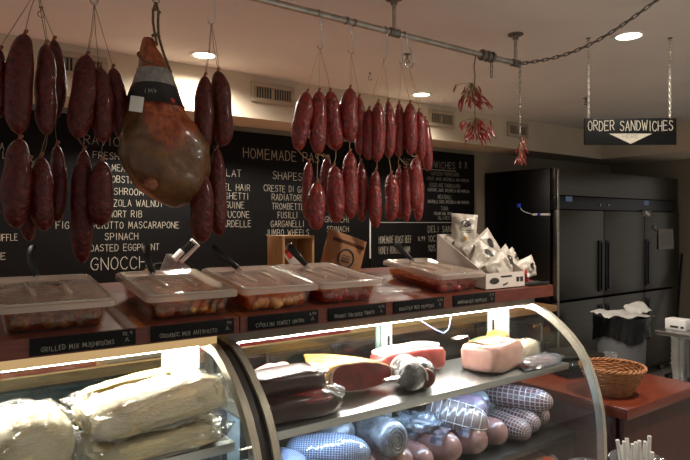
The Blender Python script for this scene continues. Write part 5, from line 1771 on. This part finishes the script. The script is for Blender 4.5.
# rolls the upper layer rests on
for k, (x, lb) in enumerate(((.83, 'plain mortadella at the lower left of the meat case, under the fine netted salami'), (.97, 'plain mortadella second from the case joint, under the fine netted salami'),
                             (1.11, 'plain mortadella third from the case joint, under the wrapped roll'), (1.25, 'plain mortadella fourth from the case joint, under the wrapped roll'))):
    log('mortadella', lb, 'mortadella', (x - .02, 1.72, SL + .066), (x + .02, 1.42, SL + .066), .063, M['mortadella'], 'plain mortadellas in the bottom layer', 70 + k)
log('mortadella', 'plain mortadella under the crumpled blue parcel', 'mortadella', (1.36, 1.72, SL + .052), (1.375, 1.43, SL + .052), .05, M['mortadella'], 'plain mortadellas in the bottom layer', 76)

# bottom deck
t = thing('raw_meat', 'orange red wrapped meat on the bottom deck at the right', 'meat', (1.9, 1.45, SB))
MB().blob((1.93, 1.43, SB + .085), (.14, .085, .085), RZ(.2), .7, .7, .1, 5, 81).build('meat', M['raw'], t, ang=80)
MB().blob((1.93, 1.43, SB + .086), (.143, .088, .088), RZ(.2), .7, .7, .14, 8, 82).build('film', M['wrap'], t, ang=60)

# ================================================================== PASTA IN THE LEFT CASE
def pasta_bag(label, c, sz, Mx, seed, yellow=False):
    c = V(c)
    t = thing('pasta_bag', label, 'pasta', c - V((0, 0, sz[2])), 'bags of fresh pasta in the left case')
    MB().blob(c, (sz[0] * .94, sz[1] * .94, sz[2] * .94), Mx, .55, .45, .07, 5, seed, 40, 22).build('pasta', M['pasta'], t, ang=80)
    MB().blob(c, sz, Mx, .55, .45, .13, 9, seed + 1, 48, 26).build('plastic_film', M['wrap'], t, ang=60)
    return t


t = pasta_bag('large bag of pale fettuccine lying on top, right half of the pasta case', (.465, 1.545, SH + .116), (.185, .125, .052), RZ(.12) @ RY(-.06), 90)
MB().blob((.43, 1.60, SH + .160), (.13, .035, .014), RZ(.12) @ RY(-.07), .7, .7, .12, 6, 97).build('egg_pasta_edge', M['pasta_yellow'], t, ang=80)
pasta_bag('bag of textured pasta underneath the large fettuccine bag', (.47, 1.53, SH + .031), (.175, .12, .030), RZ(.1), 92)
pasta_bag('bag of pale pasta cut off by the left edge of the photo', (-.07, 1.53, SH + .072), (.145, .13, .071), RZ(-.05), 94)
pasta_bag('bag of pale pasta between the cut off bag and the large fettuccine bag', (.175, 1.55, SH + .074), (.09, .13, .073), RZ(.08), 96)

# ================================================================== LIGHT
w = bpy.data.worlds.new('World')
scene.world = w
w.use_nodes = True
bg = w.node_tree.nodes['Background']
bg.inputs[0].default_value = (1, .95, .88, 1)
bg.inputs[1].default_value = .34

scene.view_settings.view_transform = 'Standard'
scene.view_settings.look = 'None'
scene.view_settings.exposure = 0
scene.cycles.use_denoising = True
scene.cycles.max_bounces = 10
scene.cycles.transparent_max_bounces = 24
scene.cycles.diffuse_bounces = 4
scene.cycles.glossy_bounces = 4
scene.cycles.sample_clamp_indirect = 6
scene.cycles.caustics_reflective = False
scene.cycles.caustics_refractive = False

for o in list(scene.objects):
    if '_o' in o: del o['_o']
